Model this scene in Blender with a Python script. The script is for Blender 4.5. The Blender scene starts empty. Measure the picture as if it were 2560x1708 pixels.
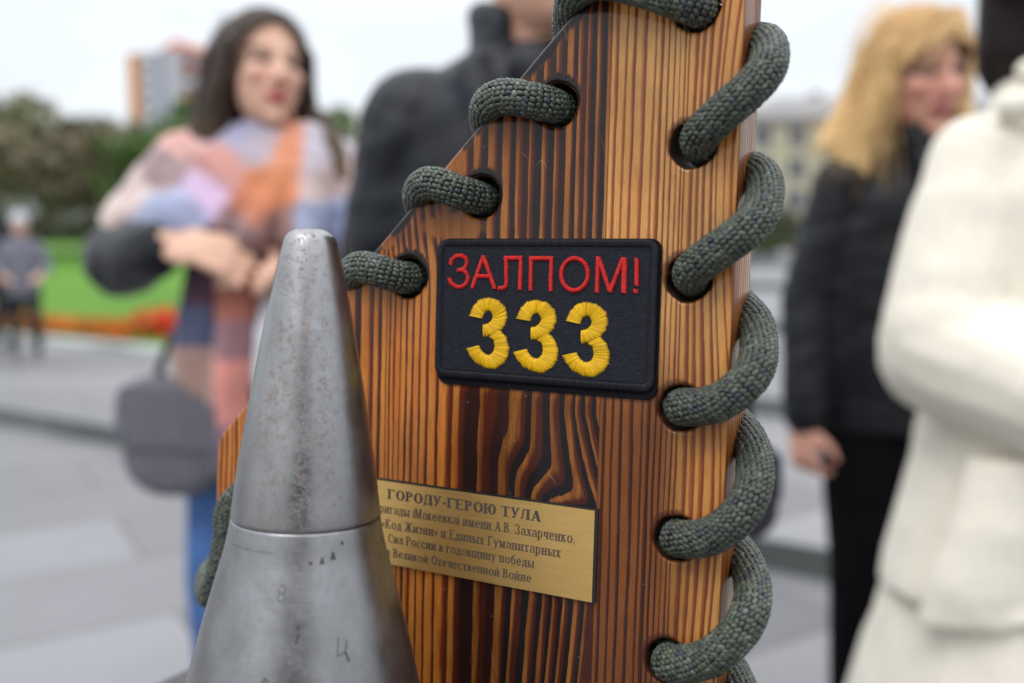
import bpy, bmesh, math, random
import numpy as np
from mathutils import Vector, Matrix, Euler
random.seed(7); RNG = np.random.default_rng(7)
SC = bpy.context.scene
COL = SC.collection
R = math.radians

# ------------------------------------------------------------------ camera
FPX = 2300.0 / 2560.0
PITCH = math.atan(257.0 / 2300.0)
cam = bpy.data.cameras.new('camera'); camo = bpy.data.objects.new('camera', cam); COL.objects.link(camo)
CAM_H = 1.2
camo.location = (0, 0, CAM_H); camo.rotation_euler = (math.pi / 2 - PITCH, 0, 0)
cam.sensor_width = 36.0; cam.lens = 36.0 * FPX; cam.clip_start = 0.02; cam.clip_end = 2000
cam.dof.use_dof = True; cam.dof.focus_distance = 0.357; cam.dof.aperture_fstop = 4.1; cam.dof.aperture_blades = 0
SC.camera = camo

# ------------------------------------------------------------------ light
SUN_EL, SUN_AZ = R(52), R(215)          # high, behind and left of the camera, veiled by cloud
w = bpy.data.worlds.new('World'); SC.world = w; w.use_nodes = True
wn = w.node_tree; wn.nodes.clear()
wo = wn.nodes.new('ShaderNodeOutputWorld'); wb = wn.nodes.new('ShaderNodeBackground')
sky = wn.nodes.new('ShaderNodeTexSky'); sky.sky_type = 'NISHITA'; sky.sun_disc = False
sky.sun_elevation = SUN_EL; sky.sun_rotation = SUN_AZ
tc = wn.nodes.new('ShaderNodeTexCoord'); sp = wn.nodes.new('ShaderNodeSeparateXYZ')
wn.links.new(tc.outputs['Generated'], sp.inputs[0])
rmp = wn.nodes.new('ShaderNodeValToRGB')                # overcast: brightest overhead
for i, (p, c) in enumerate([(0.0, (10.3, 10.75, 11.3, 1)), (0.22, (10.2, 10.7, 11.3, 1)), (0.45, (16, 16.6, 17.4, 1)), (1.0, (27, 27.6, 28.5, 1))]):
    e = rmp.color_ramp.elements[i] if i < 2 else rmp.color_ramp.elements.new(p)
    e.position = p; e.color = c
wn.links.new(sp.outputs['Z'], rmp.inputs[0])
nz = wn.nodes.new('ShaderNodeTexNoise'); nz.inputs['Scale'].default_value = 2.2; nz.inputs['Detail'].default_value = 4
mpn = wn.nodes.new('ShaderNodeMapping'); mpn.inputs['Scale'].default_value = (1, 1, 2.5)
wn.links.new(tc.outputs['Generated'], mpn.inputs[0]); wn.links.new(mpn.outputs[0], nz.inputs['Vector'])
mr = wn.nodes.new('ShaderNodeMapRange'); mr.inputs['From Min'].default_value = .3; mr.inputs['From Max'].default_value = .7
mr.inputs['To Min'].default_value = .93; mr.inputs['To Max'].default_value = 1.05
wn.links.new(nz.outputs[0], mr.inputs[0])
mul = wn.nodes.new('ShaderNodeVectorMath'); mul.operation = 'SCALE'
wn.links.new(rmp.outputs[0], mul.inputs[0]); wn.links.new(mr.outputs[0], mul.inputs['Scale'])
mx = wn.nodes.new('ShaderNodeMix'); mx.data_type = 'RGBA'; mx.inputs[0].default_value = 0.9
wn.links.new(sky.outputs[0], mx.inputs[6]); wn.links.new(mul.outputs[0], mx.inputs[7])
wn.links.new(mx.outputs[2], wb.inputs['Color']); wb.inputs['Strength'].default_value = 0.1
wn.links.new(wb.outputs[0], wo.inputs[0])
sl = bpy.data.lights.new('sun', 'SUN'); sl.energy = 0.9; sl.angle = R(25); sl.color = (1, .97, .93)
so = bpy.data.objects.new('sun', sl); COL.objects.link(so)
sd = Vector((math.sin(SUN_AZ) * math.cos(SUN_EL), math.cos(SUN_AZ) * math.cos(SUN_EL), math.sin(SUN_EL)))
so.rotation_euler = (-sd).to_track_quat('-Z', 'Y').to_euler(); so.location = (-3, -4, 8)
SC.view_settings.view_transform = 'Standard'; SC.view_settings.look = 'None'
SC.view_settings.exposure = 0.0; SC.view_settings.gamma = 1.0
SC.render.engine = 'CYCLES'
try:
    SC.cycles.use_denoising = True; SC.cycles.denoiser = 'OPENIMAGEDENOISE'
except Exception: pass
SC.cycles.max_bounces = 8

# ------------------------------------------------------------------ helpers
def lin(c):
    return tuple(((v / 255.0) / 12.92 if v / 255.0 <= .04045 else ((v / 255.0 + .055) / 1.055) ** 2.4) for v in c)

class X:
    """a float socket with arithmetic"""
    def __init__(s, nt, k): s.nt = nt; s.k = k
    def _m(s, op, *a, clamp=False):
        n = s.nt.nodes.new('ShaderNodeMath'); n.operation = op; n.use_clamp = clamp
        for i, v in enumerate((s,) + a):
            if isinstance(v, X): s.nt.links.new(v.k, n.inputs[i])
            else: n.inputs[i].default_value = v
        return X(s.nt, n.outputs[0])
    def __add__(s, o): return s._m('ADD', o)
    __radd__ = __add__
    def __sub__(s, o): return s._m('SUBTRACT', o)
    def __rsub__(s, o): return s._m('MULTIPLY', -1.0)._m('ADD', o)
    def __mul__(s, o): return s._m('MULTIPLY', o)
    __rmul__ = __mul__
    def __truediv__(s, o): return s._m('DIVIDE', o)
    def max(s, o): return s._m('MAXIMUM', o)
    def min(s, o): return s._m('MINIMUM', o)
    def abs(s): return s._m('ABSOLUTE')
    def frac(s): return s._m('FRACT')
    def floor(s): return s._m('FLOOR')
    def pow(s, o): return s._m('POWER', o)
    def sqrt(s): return s._m('SQRT')
    def sin(s): return s._m('SINE')
    def sat(s): return s._m('ADD', 0.0, clamp=True)
    def mix(s, a, b):                      # a*(1-s)+b*s
        return a + (b - a) * s if isinstance(a, X) or isinstance(b, X) else s * (b - a) + a
    def ss(s, e0, e1, o0=0.0, o1=1.0):     # smoothstep, descending ranges allowed
        n = s.nt.nodes.new('ShaderNodeMapRange'); n.interpolation_type = 'SMOOTHSTEP'
        if not isinstance(e0, X) and not isinstance(e1, X) and e0 > e1: e0, e1, o0, o1 = e1, e0, o1, o0
        for nm, v in (('Value', s), ('From Min', e0), ('From Max', e1), ('To Min', o0), ('To Max', o1)):
            if isinstance(v, X): s.nt.links.new(v.k, n.inputs[nm])
            else: n.inputs[nm].default_value = v
        return X(s.nt, n.outputs[0])
    def table(s, pts):                     # piecewise linear map of s through (x, y) points
        x0, x1 = pts[0][0], pts[-1][0]; y0 = min(p[1] for p in pts); y1 = max(p[1] for p in pts)
        n = s.nt.nodes.new('ShaderNodeValToRGB'); cr = n.color_ramp
        for i, (x, y) in enumerate(pts):
            g = (y - y0) / (y1 - y0); p = (x - x0) / (x1 - x0)
            if i == 0: e = cr.elements[0]; e.position = 0
            elif i == len(pts) - 1: e = cr.elements[len(cr.elements) - 1]; e.position = 1
            else: e = cr.elements.new(p)
            e.color = (g, g, g, 1)
        t = (s - x0) * (1.0 / (x1 - x0)); s.nt.links.new(t.k, n.inputs[0])
        return X(s.nt, n.outputs[0]) * (y1 - y0) + y0

def new_mat(name):
    m = bpy.data.materials.new(name); m.use_nodes = True
    nt = m.node_tree; b = nt.nodes['Principled BSDF']
    return m, nt, b
def objco(nt, which='Object'):
    t = nt.nodes.new('ShaderNodeTexCoord'); s = nt.nodes.new('ShaderNodeSeparateXYZ'); nt.links.new(t.outputs[which], s.inputs[0])
    return [X(nt, s.outputs[i]) for i in range(3)]
def comb(nt, x, y, z=0.0):
    n = nt.nodes.new('ShaderNodeCombineXYZ')
    for i, v in enumerate((x, y, z)):
        if isinstance(v, X): nt.links.new(v.k, n.inputs[i])
        else: n.inputs[i].default_value = v
    return n.outputs[0]
def noise(nt, vec, scale=1.0, detail=2.0, rough=.5, dim='3D'):
    n = nt.nodes.new('ShaderNodeTexNoise'); n.inputs['Scale'].default_value = scale; n.inputs['Detail'].default_value = detail
    n.inputs['Roughness'].default_value = rough
    if vec is not None: nt.links.new(vec, n.inputs['Vector'])
    return X(nt, n.outputs[0])
def white1(nt, x, seed=0.0):
    n = nt.nodes.new('ShaderNodeTexWhiteNoise'); n.noise_dimensions = '1D'; y = x + seed; nt.links.new(y.k, n.inputs['W'])
    return X(nt, n.outputs[0])
def mixc(nt, f, a, b):
    n = nt.nodes.new('ShaderNodeMix'); n.data_type = 'RGBA'
    if isinstance(f, X): nt.links.new(f.k, n.inputs[0])
    else: n.inputs[0].default_value = f
    for i, v in ((6, a), (7, b)):
        if isinstance(v, tuple): n.inputs[i].default_value = v + (1,) if len(v) == 3 else v
        else: nt.links.new(v, n.inputs[i])
    return n.outputs[2]
def bump(nt, b, h, strength=.3, dist=.001):
    n = nt.nodes.new('ShaderNodeBump'); n.inputs['Strength'].default_value = strength; n.inputs['Distance'].default_value = dist
    nt.links.new(h.k, n.inputs['Height']); nt.links.new(n.outputs[0], b.inputs['Normal'])
def plain(name, c, rough=.6, metal=0.0, var=.12, scale=30.0, bmp=0.0, spec=.5, sheen=0.0):
    m, nt, b = new_mat(name)
    t = nt.nodes.new('ShaderNodeTexCoord'); n = noise(nt, t.outputs['Object'], scale, 5)
    k = tuple(v * (1 - var) for v in c); k2 = tuple(min(1, v * (1 + var)) for v in c)
    nt.links.new(mixc(nt, n.ss(.3, .7), k, k2), b.inputs['Base Color'])
    b.inputs['Roughness'].default_value = rough; b.inputs['Metallic'].default_value = metal
    b.inputs['Specular IOR Level'].default_value = spec; b.inputs['Sheen Weight'].default_value = sheen
    if bmp: bump(nt, b, n, bmp, .004)
    return m
def attr_mat(name, rough=.6, var=.1, scale=40., spec=.4, sub=0.0, sheen=0.0, bmp=0.0):
    m, nt, b = new_mat(name)
    a = nt.nodes.new('ShaderNodeAttribute'); a.attribute_name = 'tint'
    t = nt.nodes.new('ShaderNodeTexCoord'); n = noise(nt, t.outputs['Object'], scale, 4)
    sc = nt.nodes.new('ShaderNodeVectorMath'); sc.operation = 'SCALE'
    nt.links.new(a.outputs['Color'], sc.inputs[0]); nt.links.new(n.ss(.25, .75, 1 - var, 1 + var).k, sc.inputs['Scale'])
    nt.links.new(sc.outputs[0], b.inputs['Base Color']); b.inputs['Roughness'].default_value = rough
    b.inputs['Specular IOR Level'].default_value = spec; b.inputs['Sheen Weight'].default_value = sheen
    if sub: b.inputs['Subsurface Weight'].default_value = sub; b.inputs['Subsurface Radius'].default_value = (.012, .004, .002)
    if bmp: bump(nt, b, n, bmp, .003)
    return m

def mesh_from(name, V, F, mat=None, smooth=False):
    me = bpy.data.meshes.new(name)
    me.from_pydata([tuple(map(float, v)) for v in V], [], F); me.update()
    if mat: me.materials.append(mat)
    if smooth: me.shade_smooth()
    return me
def link(name, me, parent=None, loc=None):
    o = bpy.data.objects.new(name, me); COL.objects.link(o)
    if parent: o.parent = parent
    if loc: o.location = loc
    return o
def tag(o, label=None, cat=None, group=None, kind=None):
    if label: o['label'] = label
    if cat: o['category'] = cat
    if group: o['group'] = group
    if kind: o['kind'] = kind
    return o
def thing(name, label, cat, loc=(0, 0, 0), rz=0., group=None):
    o = bpy.data.objects.new(name, None); COL.objects.link(o); o.location = loc; o.rotation_euler = (0, 0, rz)
    o.empty_display_size = .05
    return tag(o, label, cat, group)
def set_tint(me, cols):
    a = me.color_attributes.new('tint', 'FLOAT_COLOR', 'POINT')
    buf = np.ones((len(me.vertices), 4), np.float32); buf[:, :3] = cols
    a.data.foreach_set('color', buf.ravel())
def verts_np(me):
    a = np.empty(len(me.vertices) * 3, np.float32); me.vertices.foreach_get('co', a); return a.reshape(-1, 3)

class MB:
    """collects shapes into one mesh"""
    def __init__(s): s.V = []; s.F = []
    def add(s, V, F):
        o = len(s.V); s.V += [tuple(v) for v in V]; s.F += [tuple(i + o for i in f) for f in F]
    def box(s, c, d, rot=None):
        P = [Vector((sx * d[0] / 2, sy * d[1] / 2, sz * d[2] / 2)) for sz in (-1, 1) for sx, sy in ((-1, -1), (1, -1), (1, 1), (-1, 1))]
        if rot: P = [Euler(rot).to_matrix() @ p for p in P]
        s.add([p + Vector(c) for p in P], [(3, 2, 1, 0), (4, 5, 6, 7), (0, 1, 5, 4), (1, 2, 6, 5), (2, 3, 7, 6), (3, 0, 4, 7)])
    def loft(s, secs, n=20):           # (center, rx, ry) rings in horizontal planes, or (center, rx, ry, tilt matrix)
        V = []; F = []
        for q in secs:
            c, rx, ry = q[:3]; M = q[3] if len(q) > 3 else None
            for i in range(n):
                a = 2 * math.pi * i / n; p = Vector((rx * math.cos(a), ry * math.sin(a), 0))
                if M: p = M @ p
                V.append(p + Vector(c))
        for k in range(len(secs) - 1):
            for i in range(n):
                j = (i + 1) % n; F.append((k * n + i, k * n + j, (k + 1) * n + j, (k + 1) * n + i))
        F.append(tuple(range(n - 1, -1, -1))); F.append(tuple(range((len(secs) - 1) * n, len(secs) * n)))
        s.add(V, F)
    def cap(s, p0, p1, r0, r1=None, n=14):
        p0, p1 = Vector(p0), Vector(p1); r1 = r0 if r1 is None else r1
        d = p1 - p0; L = d.length; d = d.normalized() if L > 1e-9 else Vector((0, 0, 1)); q = d.to_track_quat('Z', 'Y').to_matrix()
        secs = []
        for a in (80, 50, 25): secs.append((p0 - d * r0 * math.sin(R(a)), r0 * math.cos(R(a)), r0 * math.cos(R(a)), q))
        secs.append((p0, r0, r0, q)); secs.append((p1, r1, r1, q))
        for a in (25, 50, 80): secs.append((p1 + d * r1 * math.sin(R(a)), r1 * math.cos(R(a)), r1 * math.cos(R(a)), q))
        s.loft(secs, n)
    def ell(s, c, r, rot=(0, 0, 0), n=18, m=11):
        M = Euler(rot).to_matrix(); secs = []
        for k in range(1, m):
            a = math.pi * k / m; secs.append((Vector(c) + M @ Vector((0, 0, -r[2] * math.cos(a))), r[0] * math.sin(a), r[1] * math.sin(a), M))
        s.loft(secs, n)
    def tube(s, pts, r, n=6):
        pts = [Vector(p) for p in pts]
        rr = r if isinstance(r, (list, tuple)) else [r] * len(pts)
        secs = []
        for i, p in enumerate(pts):
            d = (pts[min(i + 1, len(pts) - 1)] - pts[max(i - 1, 0)]).normalized()
            secs.append((p, rr[i], rr[i], d.to_track_quat('Z', 'Y').to_matrix()))
        s.loft(secs, n)
    def mesh(s, name, mat=None, smooth=False): return mesh_from(name, s.V, s.F, mat, smooth)
    def build(s, name, mat=None, parent=None, smooth=False, loc=None): return link(name, s.mesh(name, mat, smooth), parent, loc)
    def fused(s, name, voxel, mat=None, smooth_it=4):
        me = s.mesh(name); o = bpy.data.objects.new(name, me); COL.objects.link(o)
        m = o.modifiers.new('r', 'REMESH'); m.mode = 'VOXEL'; m.voxel_size = voxel
        if smooth_it: k = o.modifiers.new('s', 'SMOOTH'); k.factor = .5; k.iterations = smooth_it
        dg = bpy.context.evaluated_depsgraph_get(); out = bpy.data.meshes.new_from_object(o.evaluated_get(dg))
        bpy.data.objects.remove(o); bpy.data.meshes.remove(me); out.name = name
        out.materials.clear()
        if mat: out.materials.append(mat)
        out.shade_smooth()
        return out

def outline_mesh(name, loops, z0, z1, bevel, mats):
    """flat outline with holes, extruded between z0 and z1, rims rounded; side faces get slot 1"""
    cu = bpy.data.curves.new(name, 'CURVE'); cu.dimensions = '2D'; cu.fill_mode = 'BOTH'
    for L in loops:
        sp_ = cu.splines.new('POLY'); sp_.points.add(len(L) - 1); sp_.use_cyclic_u = True
        for p, q in zip(sp_.points, L): p.co = (q[0], q[1], 0, 1)
    cu.extrude = (z1 - z0) / 2 - bevel; cu.bevel_depth = bevel; cu.bevel_resolution = 3; cu.offset = -bevel
    o = bpy.data.objects.new(name, cu); COL.objects.link(o)
    dg = bpy.context.evaluated_depsgraph_get(); me = bpy.data.meshes.new_from_object(o.evaluated_get(dg))
    bpy.data.objects.remove(o)
    bm = bmesh.new(); bm.from_mesh(me); bmesh.ops.remove_doubles(bm, verts=bm.verts, dist=1e-6)
    bmesh.ops.translate(bm, verts=bm.verts, vec=(0, 0, (z0 + z1) / 2)); bmesh.ops.recalc_face_normals(bm, faces=bm.faces)
    for f in bm.faces:
        f.material_index = 1 if (abs(f.normal.z) < .6 and len(mats) > 1) else 0
        if len(mats) > 2 and abs(f.normal.z) < .5:
            c = f.calc_center_median()
            if any((c.x - h[0] * MM) ** 2 + (c.y - h[1] * MM) ** 2 < (11.5 * MM) ** 2 for h in HOLES): f.material_index = 2
    me.materials.clear()
    for m in mats: me.materials.append(m)
    bm.to_mesh(me); bm.free()
    me.name = name
    return me

# ================================================================== the board's own frame (x along it, y up it, z out of its face)
cp, sp_ = math.cos(PITCH), math.sin(PITCH)
def c2w(v): return Vector((v[0], cp * v[2] - sp_ * v[1], -sp_ * v[2] - cp * v[1]))     # camera axes (right, down, forward) to world
AU = c2w((0.8925239, 0.05008267, -0.44821069)); AV = c2w((0.02694495, -0.99796126, -0.05785572)); AN = c2w((-0.45019448, 0.0395606, -0.89205375))
AO = c2w((0.0144, -0.008922, 0.36)) + Vector((0, 0, CAM_H))
BOARD = Matrix(((AU.x, AV.x, AN.x, AO.x), (AU.y, AV.y, AN.y, AO.y), (AU.z, AV.z, AN.z, AO.z), (0, 0, 0, 1)))
MM = .001

def rounded(pts, rads, n=6):
    out = []; N = len(pts)
    for i in range(N):
        p, a, b = Vector(pts[i]), Vector(pts[i - 1]), Vector(pts[(i + 1) % N]); r = rads[i]
        if r <= 0: out.append(tuple(p)); continue
        d0, d1 = (a - p).normalized(), (b - p).normalized(); ang = d0.angle(d1); t = r / math.tan(ang / 2)
        s, e = p + d0 * t, p + d1 * t; c = p + (d0 + d1).normalized() * (r / math.sin(ang / 2))
        a0 = math.atan2(*(s - c).yx); a1 = math.atan2(*(e - c).yx); da = (a1 - a0 + math.pi) % (2 * math.pi) - math.pi
        for k in range(n + 1): out.append((c.x + r * math.cos(a0 + da * k / n), c.y + r * math.sin(a0 + da * k / n)))
    return out

# ------------------------------------------------------------------ wood
def wood_front():
    m, nt, b = new_mat('charred_pine_face')
    x, y, z = objco(nt); u = x * 1000.0; v = y * 1000.0
    n1 = noise(nt, comb(nt, u * .05, v * .006), 1.0, 2); n2 = noise(nt, comb(nt, u * .25, v * .02, 4.0), 1.0, 2)
    wob = (n1 - .5) * 5.0 + (n2 - .5) * 1.5
    # left plank, below the patch: a kinked flame figure
    S = (v - ((u + 8.0) * -.75 - 58.0)).ss(11.0, -13.0)
    D = S * u.ss(-36.0, -10.0) * -7.0 + (S * -1.0 + 1.0) * ((u + 4.0).max(0.0) * ((v * -1.0 - 36.0).max(0.0)) * .011)
    D = D - ((v * -1.0 - 112.0).max(0.0)) * u.ss(-40.0, 5.0) * .075
    g = u - D + wob * .45 + (v - 12.0).max(0.0) * .12
    LL = [-95, -85.5, -81.0, -77.1, -74.8, -72.8, -70.0, -67.2, -64.0, -60.6, -57.0, -52.5, -46.9, -39.3, -22.9, -11.4, -2.3, 4.8, 10.2, 14.2, 18.5, 23.2, 28]
    gl = g.table([(a, i + .4) for i, a in enumerate(LL)])
    # left plank, above the patch: straight wide bands, leaning at the far left
    LU = [-100, -90, -84, -79, -75.7, -73.2, -70.6, -68.0, -64.7, -62.2, -59.4, -56.0, -52.0, -46, -39, -32.5, -26.0, -19.3, -13.3, -8.2, -3.0, 2.2, 6.8, 10.9, 14.4, 18.6, 23, 28]
    gu_in = u + (v - 29.0) * .13 * u.ss(-42.0, -56.0) + wob * .45
    gu = gu_in.table([(a, i + .4 + 40) for i, a in enumerate(LU)])
    up = v.ss(6.0, 7.0) * u.ss(-50.6, -50.2)
    ringL = up.mix(gl, gu)
    far = u.ss(-93.0, -96.0)
    ringL = far.mix(ringL, (u * .36 + wob * .5 + 200.0))
    # right plank: straight grain that bends near the edge
    RD = [22.6, 25.7, 29.0, 32.4, 36.5, 40.0, 42.8, 44.9, 47.1, 49.2, 51.5, 53.1, 56.9, 59.6, 62.7, 66.2, 68.3, 72, 76]
    bend = (u - 50.0).max(0.0) * ((v * .03).sin() * .16 + (v * .011 + 1.0).sin() * .12)
    gr = (u + bend + wob * .5).table([(a, i * 1.0 + 100) for i, a in enumerate(RD)])
    right = u.ss(22.55, 22.75)
    ring = right.mix(ringL, gr)
    t = ring.frac(); idx = ring.floor()
    w1 = white1(nt, idx, .37); w2 = white1(nt, idx, 11.7)
    # how much of each ring is late wood
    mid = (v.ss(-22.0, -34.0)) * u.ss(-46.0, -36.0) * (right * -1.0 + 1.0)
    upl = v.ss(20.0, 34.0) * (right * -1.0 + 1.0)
    dark = (w1 - .5) * .34 + .39 + upl * .04 + mid * .05 + mid * .32 + upl * .28 + right * .04
    # plain clear patches beside two of the lacing holes
    def spot(cu_, cv_, su, sv, hard=(1.15, .75)):
        d = (((u - cu_) * (1.0 / su)).pow(2.0) + ((v - cv_) * (1.0 / sv)).pow(2.0)).sqrt() + (n2 - .5) * .9
        return d.ss(*hard)
    clear = spot(-46, 61, 7, 11).max(spot(-44, 36, 15, 6)).max(spot(-77, 30, 4, 4))
    n4 = noise(nt, comb(nt, u * .9, v * .05, 9.0), 1.0, 3, .6)
    n5 = noise(nt, comb(nt, u * 2.6, v * .12, 2.0), 1.0, 3, .6)
    tt = t + (n4 - .5) * .22 + (n5 - .5) * .06
    dark = dark + (noise(nt, comb(nt, u * .12, v * .015, 7.0), 1.0, 2) - .5) * .5
    late = tt.ss(dark * -1.0 + .88, dark * -1.0 + 1.12) * tt.ss(1.01, .95)
    cw = upl * -.12 - .62
    core = tt.ss(dark * cw + .95, dark * (cw + .07) + 1.06) * tt.ss(1.0, .95)
    late = late * (clear * -.85 + 1.0); core = core * (clear * -.95 + 1.0)
    # char: torched edges, hole rims, dark middle, plus painted shade low on the board
    HL = [(.7, 82.5), (-31.7, 47.9), (-65.8, 14.7), (-100.5, -26.6)]
    HR = [(54.3, 113.0), (54.9, 64.6), (55.1, 16.8), (54.2, -30.8), (54.3, -79.4), (52.5, -126.3)]
    burn = None
    for (a, c) in HL:
        q = ((u - a - 1).pow(2.0) + (v - c - 2.5).pow(2.0)).sqrt() + (n4 - .5) * 7.0
        q = q.ss(11.0, 8.4); burn = q if burn is None else burn.max(q)
    for (a, c) in HR:
        q = (((u - a + 1.2)).pow(2.0) + (v - c - 1.6).pow(2.0)).sqrt() + (n4 - .5) * 3.0
        burn = burn.max(q.ss(10.0, 8.6) * .6)
    edge = (u + 108.0 - v) * .7071                       # distance inward from the sloping edge
    burn = burn.max((edge + (n1 - .5) * 14.0 + (n4 - .5) * 5.0).ss(4.0, 0.8) * u.ss(-110.0, -90.0) * .95 * (clear * -.6 + 1.0))
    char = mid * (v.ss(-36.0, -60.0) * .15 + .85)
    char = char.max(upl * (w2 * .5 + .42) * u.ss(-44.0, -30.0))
    lowr = right * v.ss(12.0, -42.0) * (u + (n1 - .5) * 14.0 + v * .06).ss(62.0, 40.0)  # lower right: torch tone with the shade on the board painted in
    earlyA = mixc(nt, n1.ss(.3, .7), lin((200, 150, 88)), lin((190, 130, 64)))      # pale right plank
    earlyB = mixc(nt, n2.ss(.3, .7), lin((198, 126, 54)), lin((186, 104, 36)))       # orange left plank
    earlyC = mixc(nt, n2.ss(.3, .7), lin((146, 90, 38)), lin((116, 64, 22)))       # smoked middle, darkened further for shade on the lower board
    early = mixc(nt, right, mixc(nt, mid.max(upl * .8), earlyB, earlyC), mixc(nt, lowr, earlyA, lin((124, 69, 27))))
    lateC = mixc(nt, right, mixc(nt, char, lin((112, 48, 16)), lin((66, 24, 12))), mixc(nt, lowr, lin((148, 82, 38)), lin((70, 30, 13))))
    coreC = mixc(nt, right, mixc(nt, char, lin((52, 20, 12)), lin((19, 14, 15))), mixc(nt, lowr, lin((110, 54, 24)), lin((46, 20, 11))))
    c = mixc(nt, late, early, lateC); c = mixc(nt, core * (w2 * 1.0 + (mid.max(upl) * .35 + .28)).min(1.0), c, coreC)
    fib = n5.ss(.3, .72, .80, 1.12) * noise(nt, comb(nt, u * .03, v * .02, 3.0), 1.0, 3).ss(.3, .7, .78, 1.14)
    vs = nt.nodes.new('ShaderNodeVectorMath'); vs.operation = 'SCALE'; nt.links.new(c, vs.inputs[0]); nt.links.new(fib.k, vs.inputs['Scale'])
    # red-brown smoke margin, then char
    c = mixc(nt, (burn * 1.3).sat() * .55, vs.outputs[0], lin((96, 40, 16)))
    c = mixc(nt, burn.ss(.35, .9), c, lin((17, 14, 15)))
    seam = (u - 22.65).abs().ss(.35, .1)
    c = mixc(nt, seam * .55, c, lin((40, 16, 9)))
    # dust specks
    vo = nt.nodes.new('ShaderNodeTexVoronoi'); vo.inputs['Scale'].default_value = 1.0; nt.links.new(comb(nt, u * .23, v * .21), vo.inputs['Vector'])
    sp2 = nt.nodes.new('ShaderNodeSeparateColor'); nt.links.new(vo.outputs['Color'], sp2.inputs[0])
    dust = X(nt, vo.outputs['Distance']).ss(.055, .03) * X(nt, sp2.outputs[0]).ss(.55, .8)
    c = mixc(nt, dust * .5, c, (.55, .55, .55))
    pore = noise(nt, comb(nt, u * 4.2, v * .45, 5.0), 1.0, 2).ss(.66, .74)
    c = mixc(nt, pore * .55, c, lin((58, 26, 12)))
    wv = (u * .7 + v * .25 + (n1 - .5) * 22.0) * .05
    scr = (wv.frac() - .5).abs().ss(.006, .001) * noise(nt, comb(nt, u * .06, v * .06, 1.0), 1.0, 2).ss(.56, .64)
    c = mixc(nt, scr * .25, c, lin((190, 160, 125)))
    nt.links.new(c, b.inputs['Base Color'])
    b.inputs['Roughness'].default_value = .55; b.inputs['Specular IOR Level'].default_value = .12
    b.inputs['Coat Weight'].default_value = .65; b.inputs['Coat Roughness'].default_value = .14; b.inputs['Coat IOR'].default_value = 1.42
    bump(nt, b, late * -.6 + n5 * .35 + dust * .8, .25, .0006)
    return m
def wood_side():
    m, nt, b = new_mat('charred_pine_edge')
    x, y, z = objco(nt)
    n1 = noise(nt, comb(nt, z * 60.0, y * 6.0, x * 4.0), 1.0, 2); n5 = noise(nt, comb(nt, z * 2500.0, y * 90.0, x * 90.0), 1.0, 3)
    ring = z * 300.0 + x * 60.0 + (n1 - .5) * 1.6
    t = ring.frac(); wv = white1(nt, ring.floor(), 3.3)
    late = t.ss(wv * .25 + .15, .55) * t.ss(1.0, .9)
    lo = noise(nt, comb(nt, y * 22.0, z * 8.0, x * 5.0), 1.0, 2).ss(.42, .62)
    c = mixc(nt, late, mixc(nt, n1.ss(.3, .7), lin((172, 110, 52)), lin((156, 84, 30))), mixc(nt, lo, lin((92, 40, 16)), lin((38, 18, 12))))
    fr = (z - (-.0005)).ss(-.0035, -.001)
    c = mixc(nt, fr * .5, c, lin((84, 36, 14)))
    vs = nt.nodes.new('ShaderNodeVectorMath'); vs.operation = 'SCALE'; nt.links.new(c, vs.inputs[0]); nt.links.new(n5.ss(.3, .7, .85, 1.1).k, vs.inputs['Scale'])
    nt.links.new(vs.outputs[0], b.inputs['Base Color']); b.inputs['Roughness'].default_value = .42
    b.inputs['Coat Weight'].default_value = .4; b.inputs['Coat Roughness'].default_value = .15; b.inputs['Specular IOR Level'].default_value = .2
    bump(nt, b, late * -1.0 + n5 * .3, .3, .0006)
    return m

HOLES = [(54.3, 113.6), (54.9, 65.0), (55.1, 16.8), (54.2, -30.8), (54.3, -79.4), (52.8, -126.3), (.7, 82.5), (-31.7, 47.9), (-65.8, 14.7), (-100.5, -22.0), (-150.0, -84.0), (52.2, -173.2)]
T = 27.5   # board thickness, mm
plank = thing('wooden_board', 'torched and varnished pine board with a sloping left edge and rope holes', 'wooden board')
plank.matrix_world = BOARD
outer = rounded([(71.6, 168), (57, 168), (-172.6, -64.5), (-173, -84), (-173, -232), (71.6, -232)], [4, 10, 14, 22, 2, 2], 8)
loops = [[(a * MM, b_ * MM) for a, b_ in outer]]
rr = random.Random(3)
for hx, hy in HOLES:
    ph = rr.random() * 6
    loops.append([((hx + (8.5 + .18 * math.sin(5 * a + ph) + .1 * math.sin(11 * a + 2 * ph)) * math.cos(a)) * MM,
                   (hy + (8.5 + .18 * math.sin(4 * a + ph) + .1 * math.sin(13 * a)) * math.sin(a)) * MM) for a in np.linspace(0, 2 * math.pi, 56, endpoint=False)])
WF, WS = wood_front(), wood_side()
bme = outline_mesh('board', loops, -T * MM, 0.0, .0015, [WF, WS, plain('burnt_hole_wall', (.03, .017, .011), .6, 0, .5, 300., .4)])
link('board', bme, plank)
pl = MB(); pl.box((-.05, -.632, .02), (.46, .8, .3)); pl.build('plinth', plain('dark_plinth', (.06, .06, .065), .5), plank)

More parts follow.
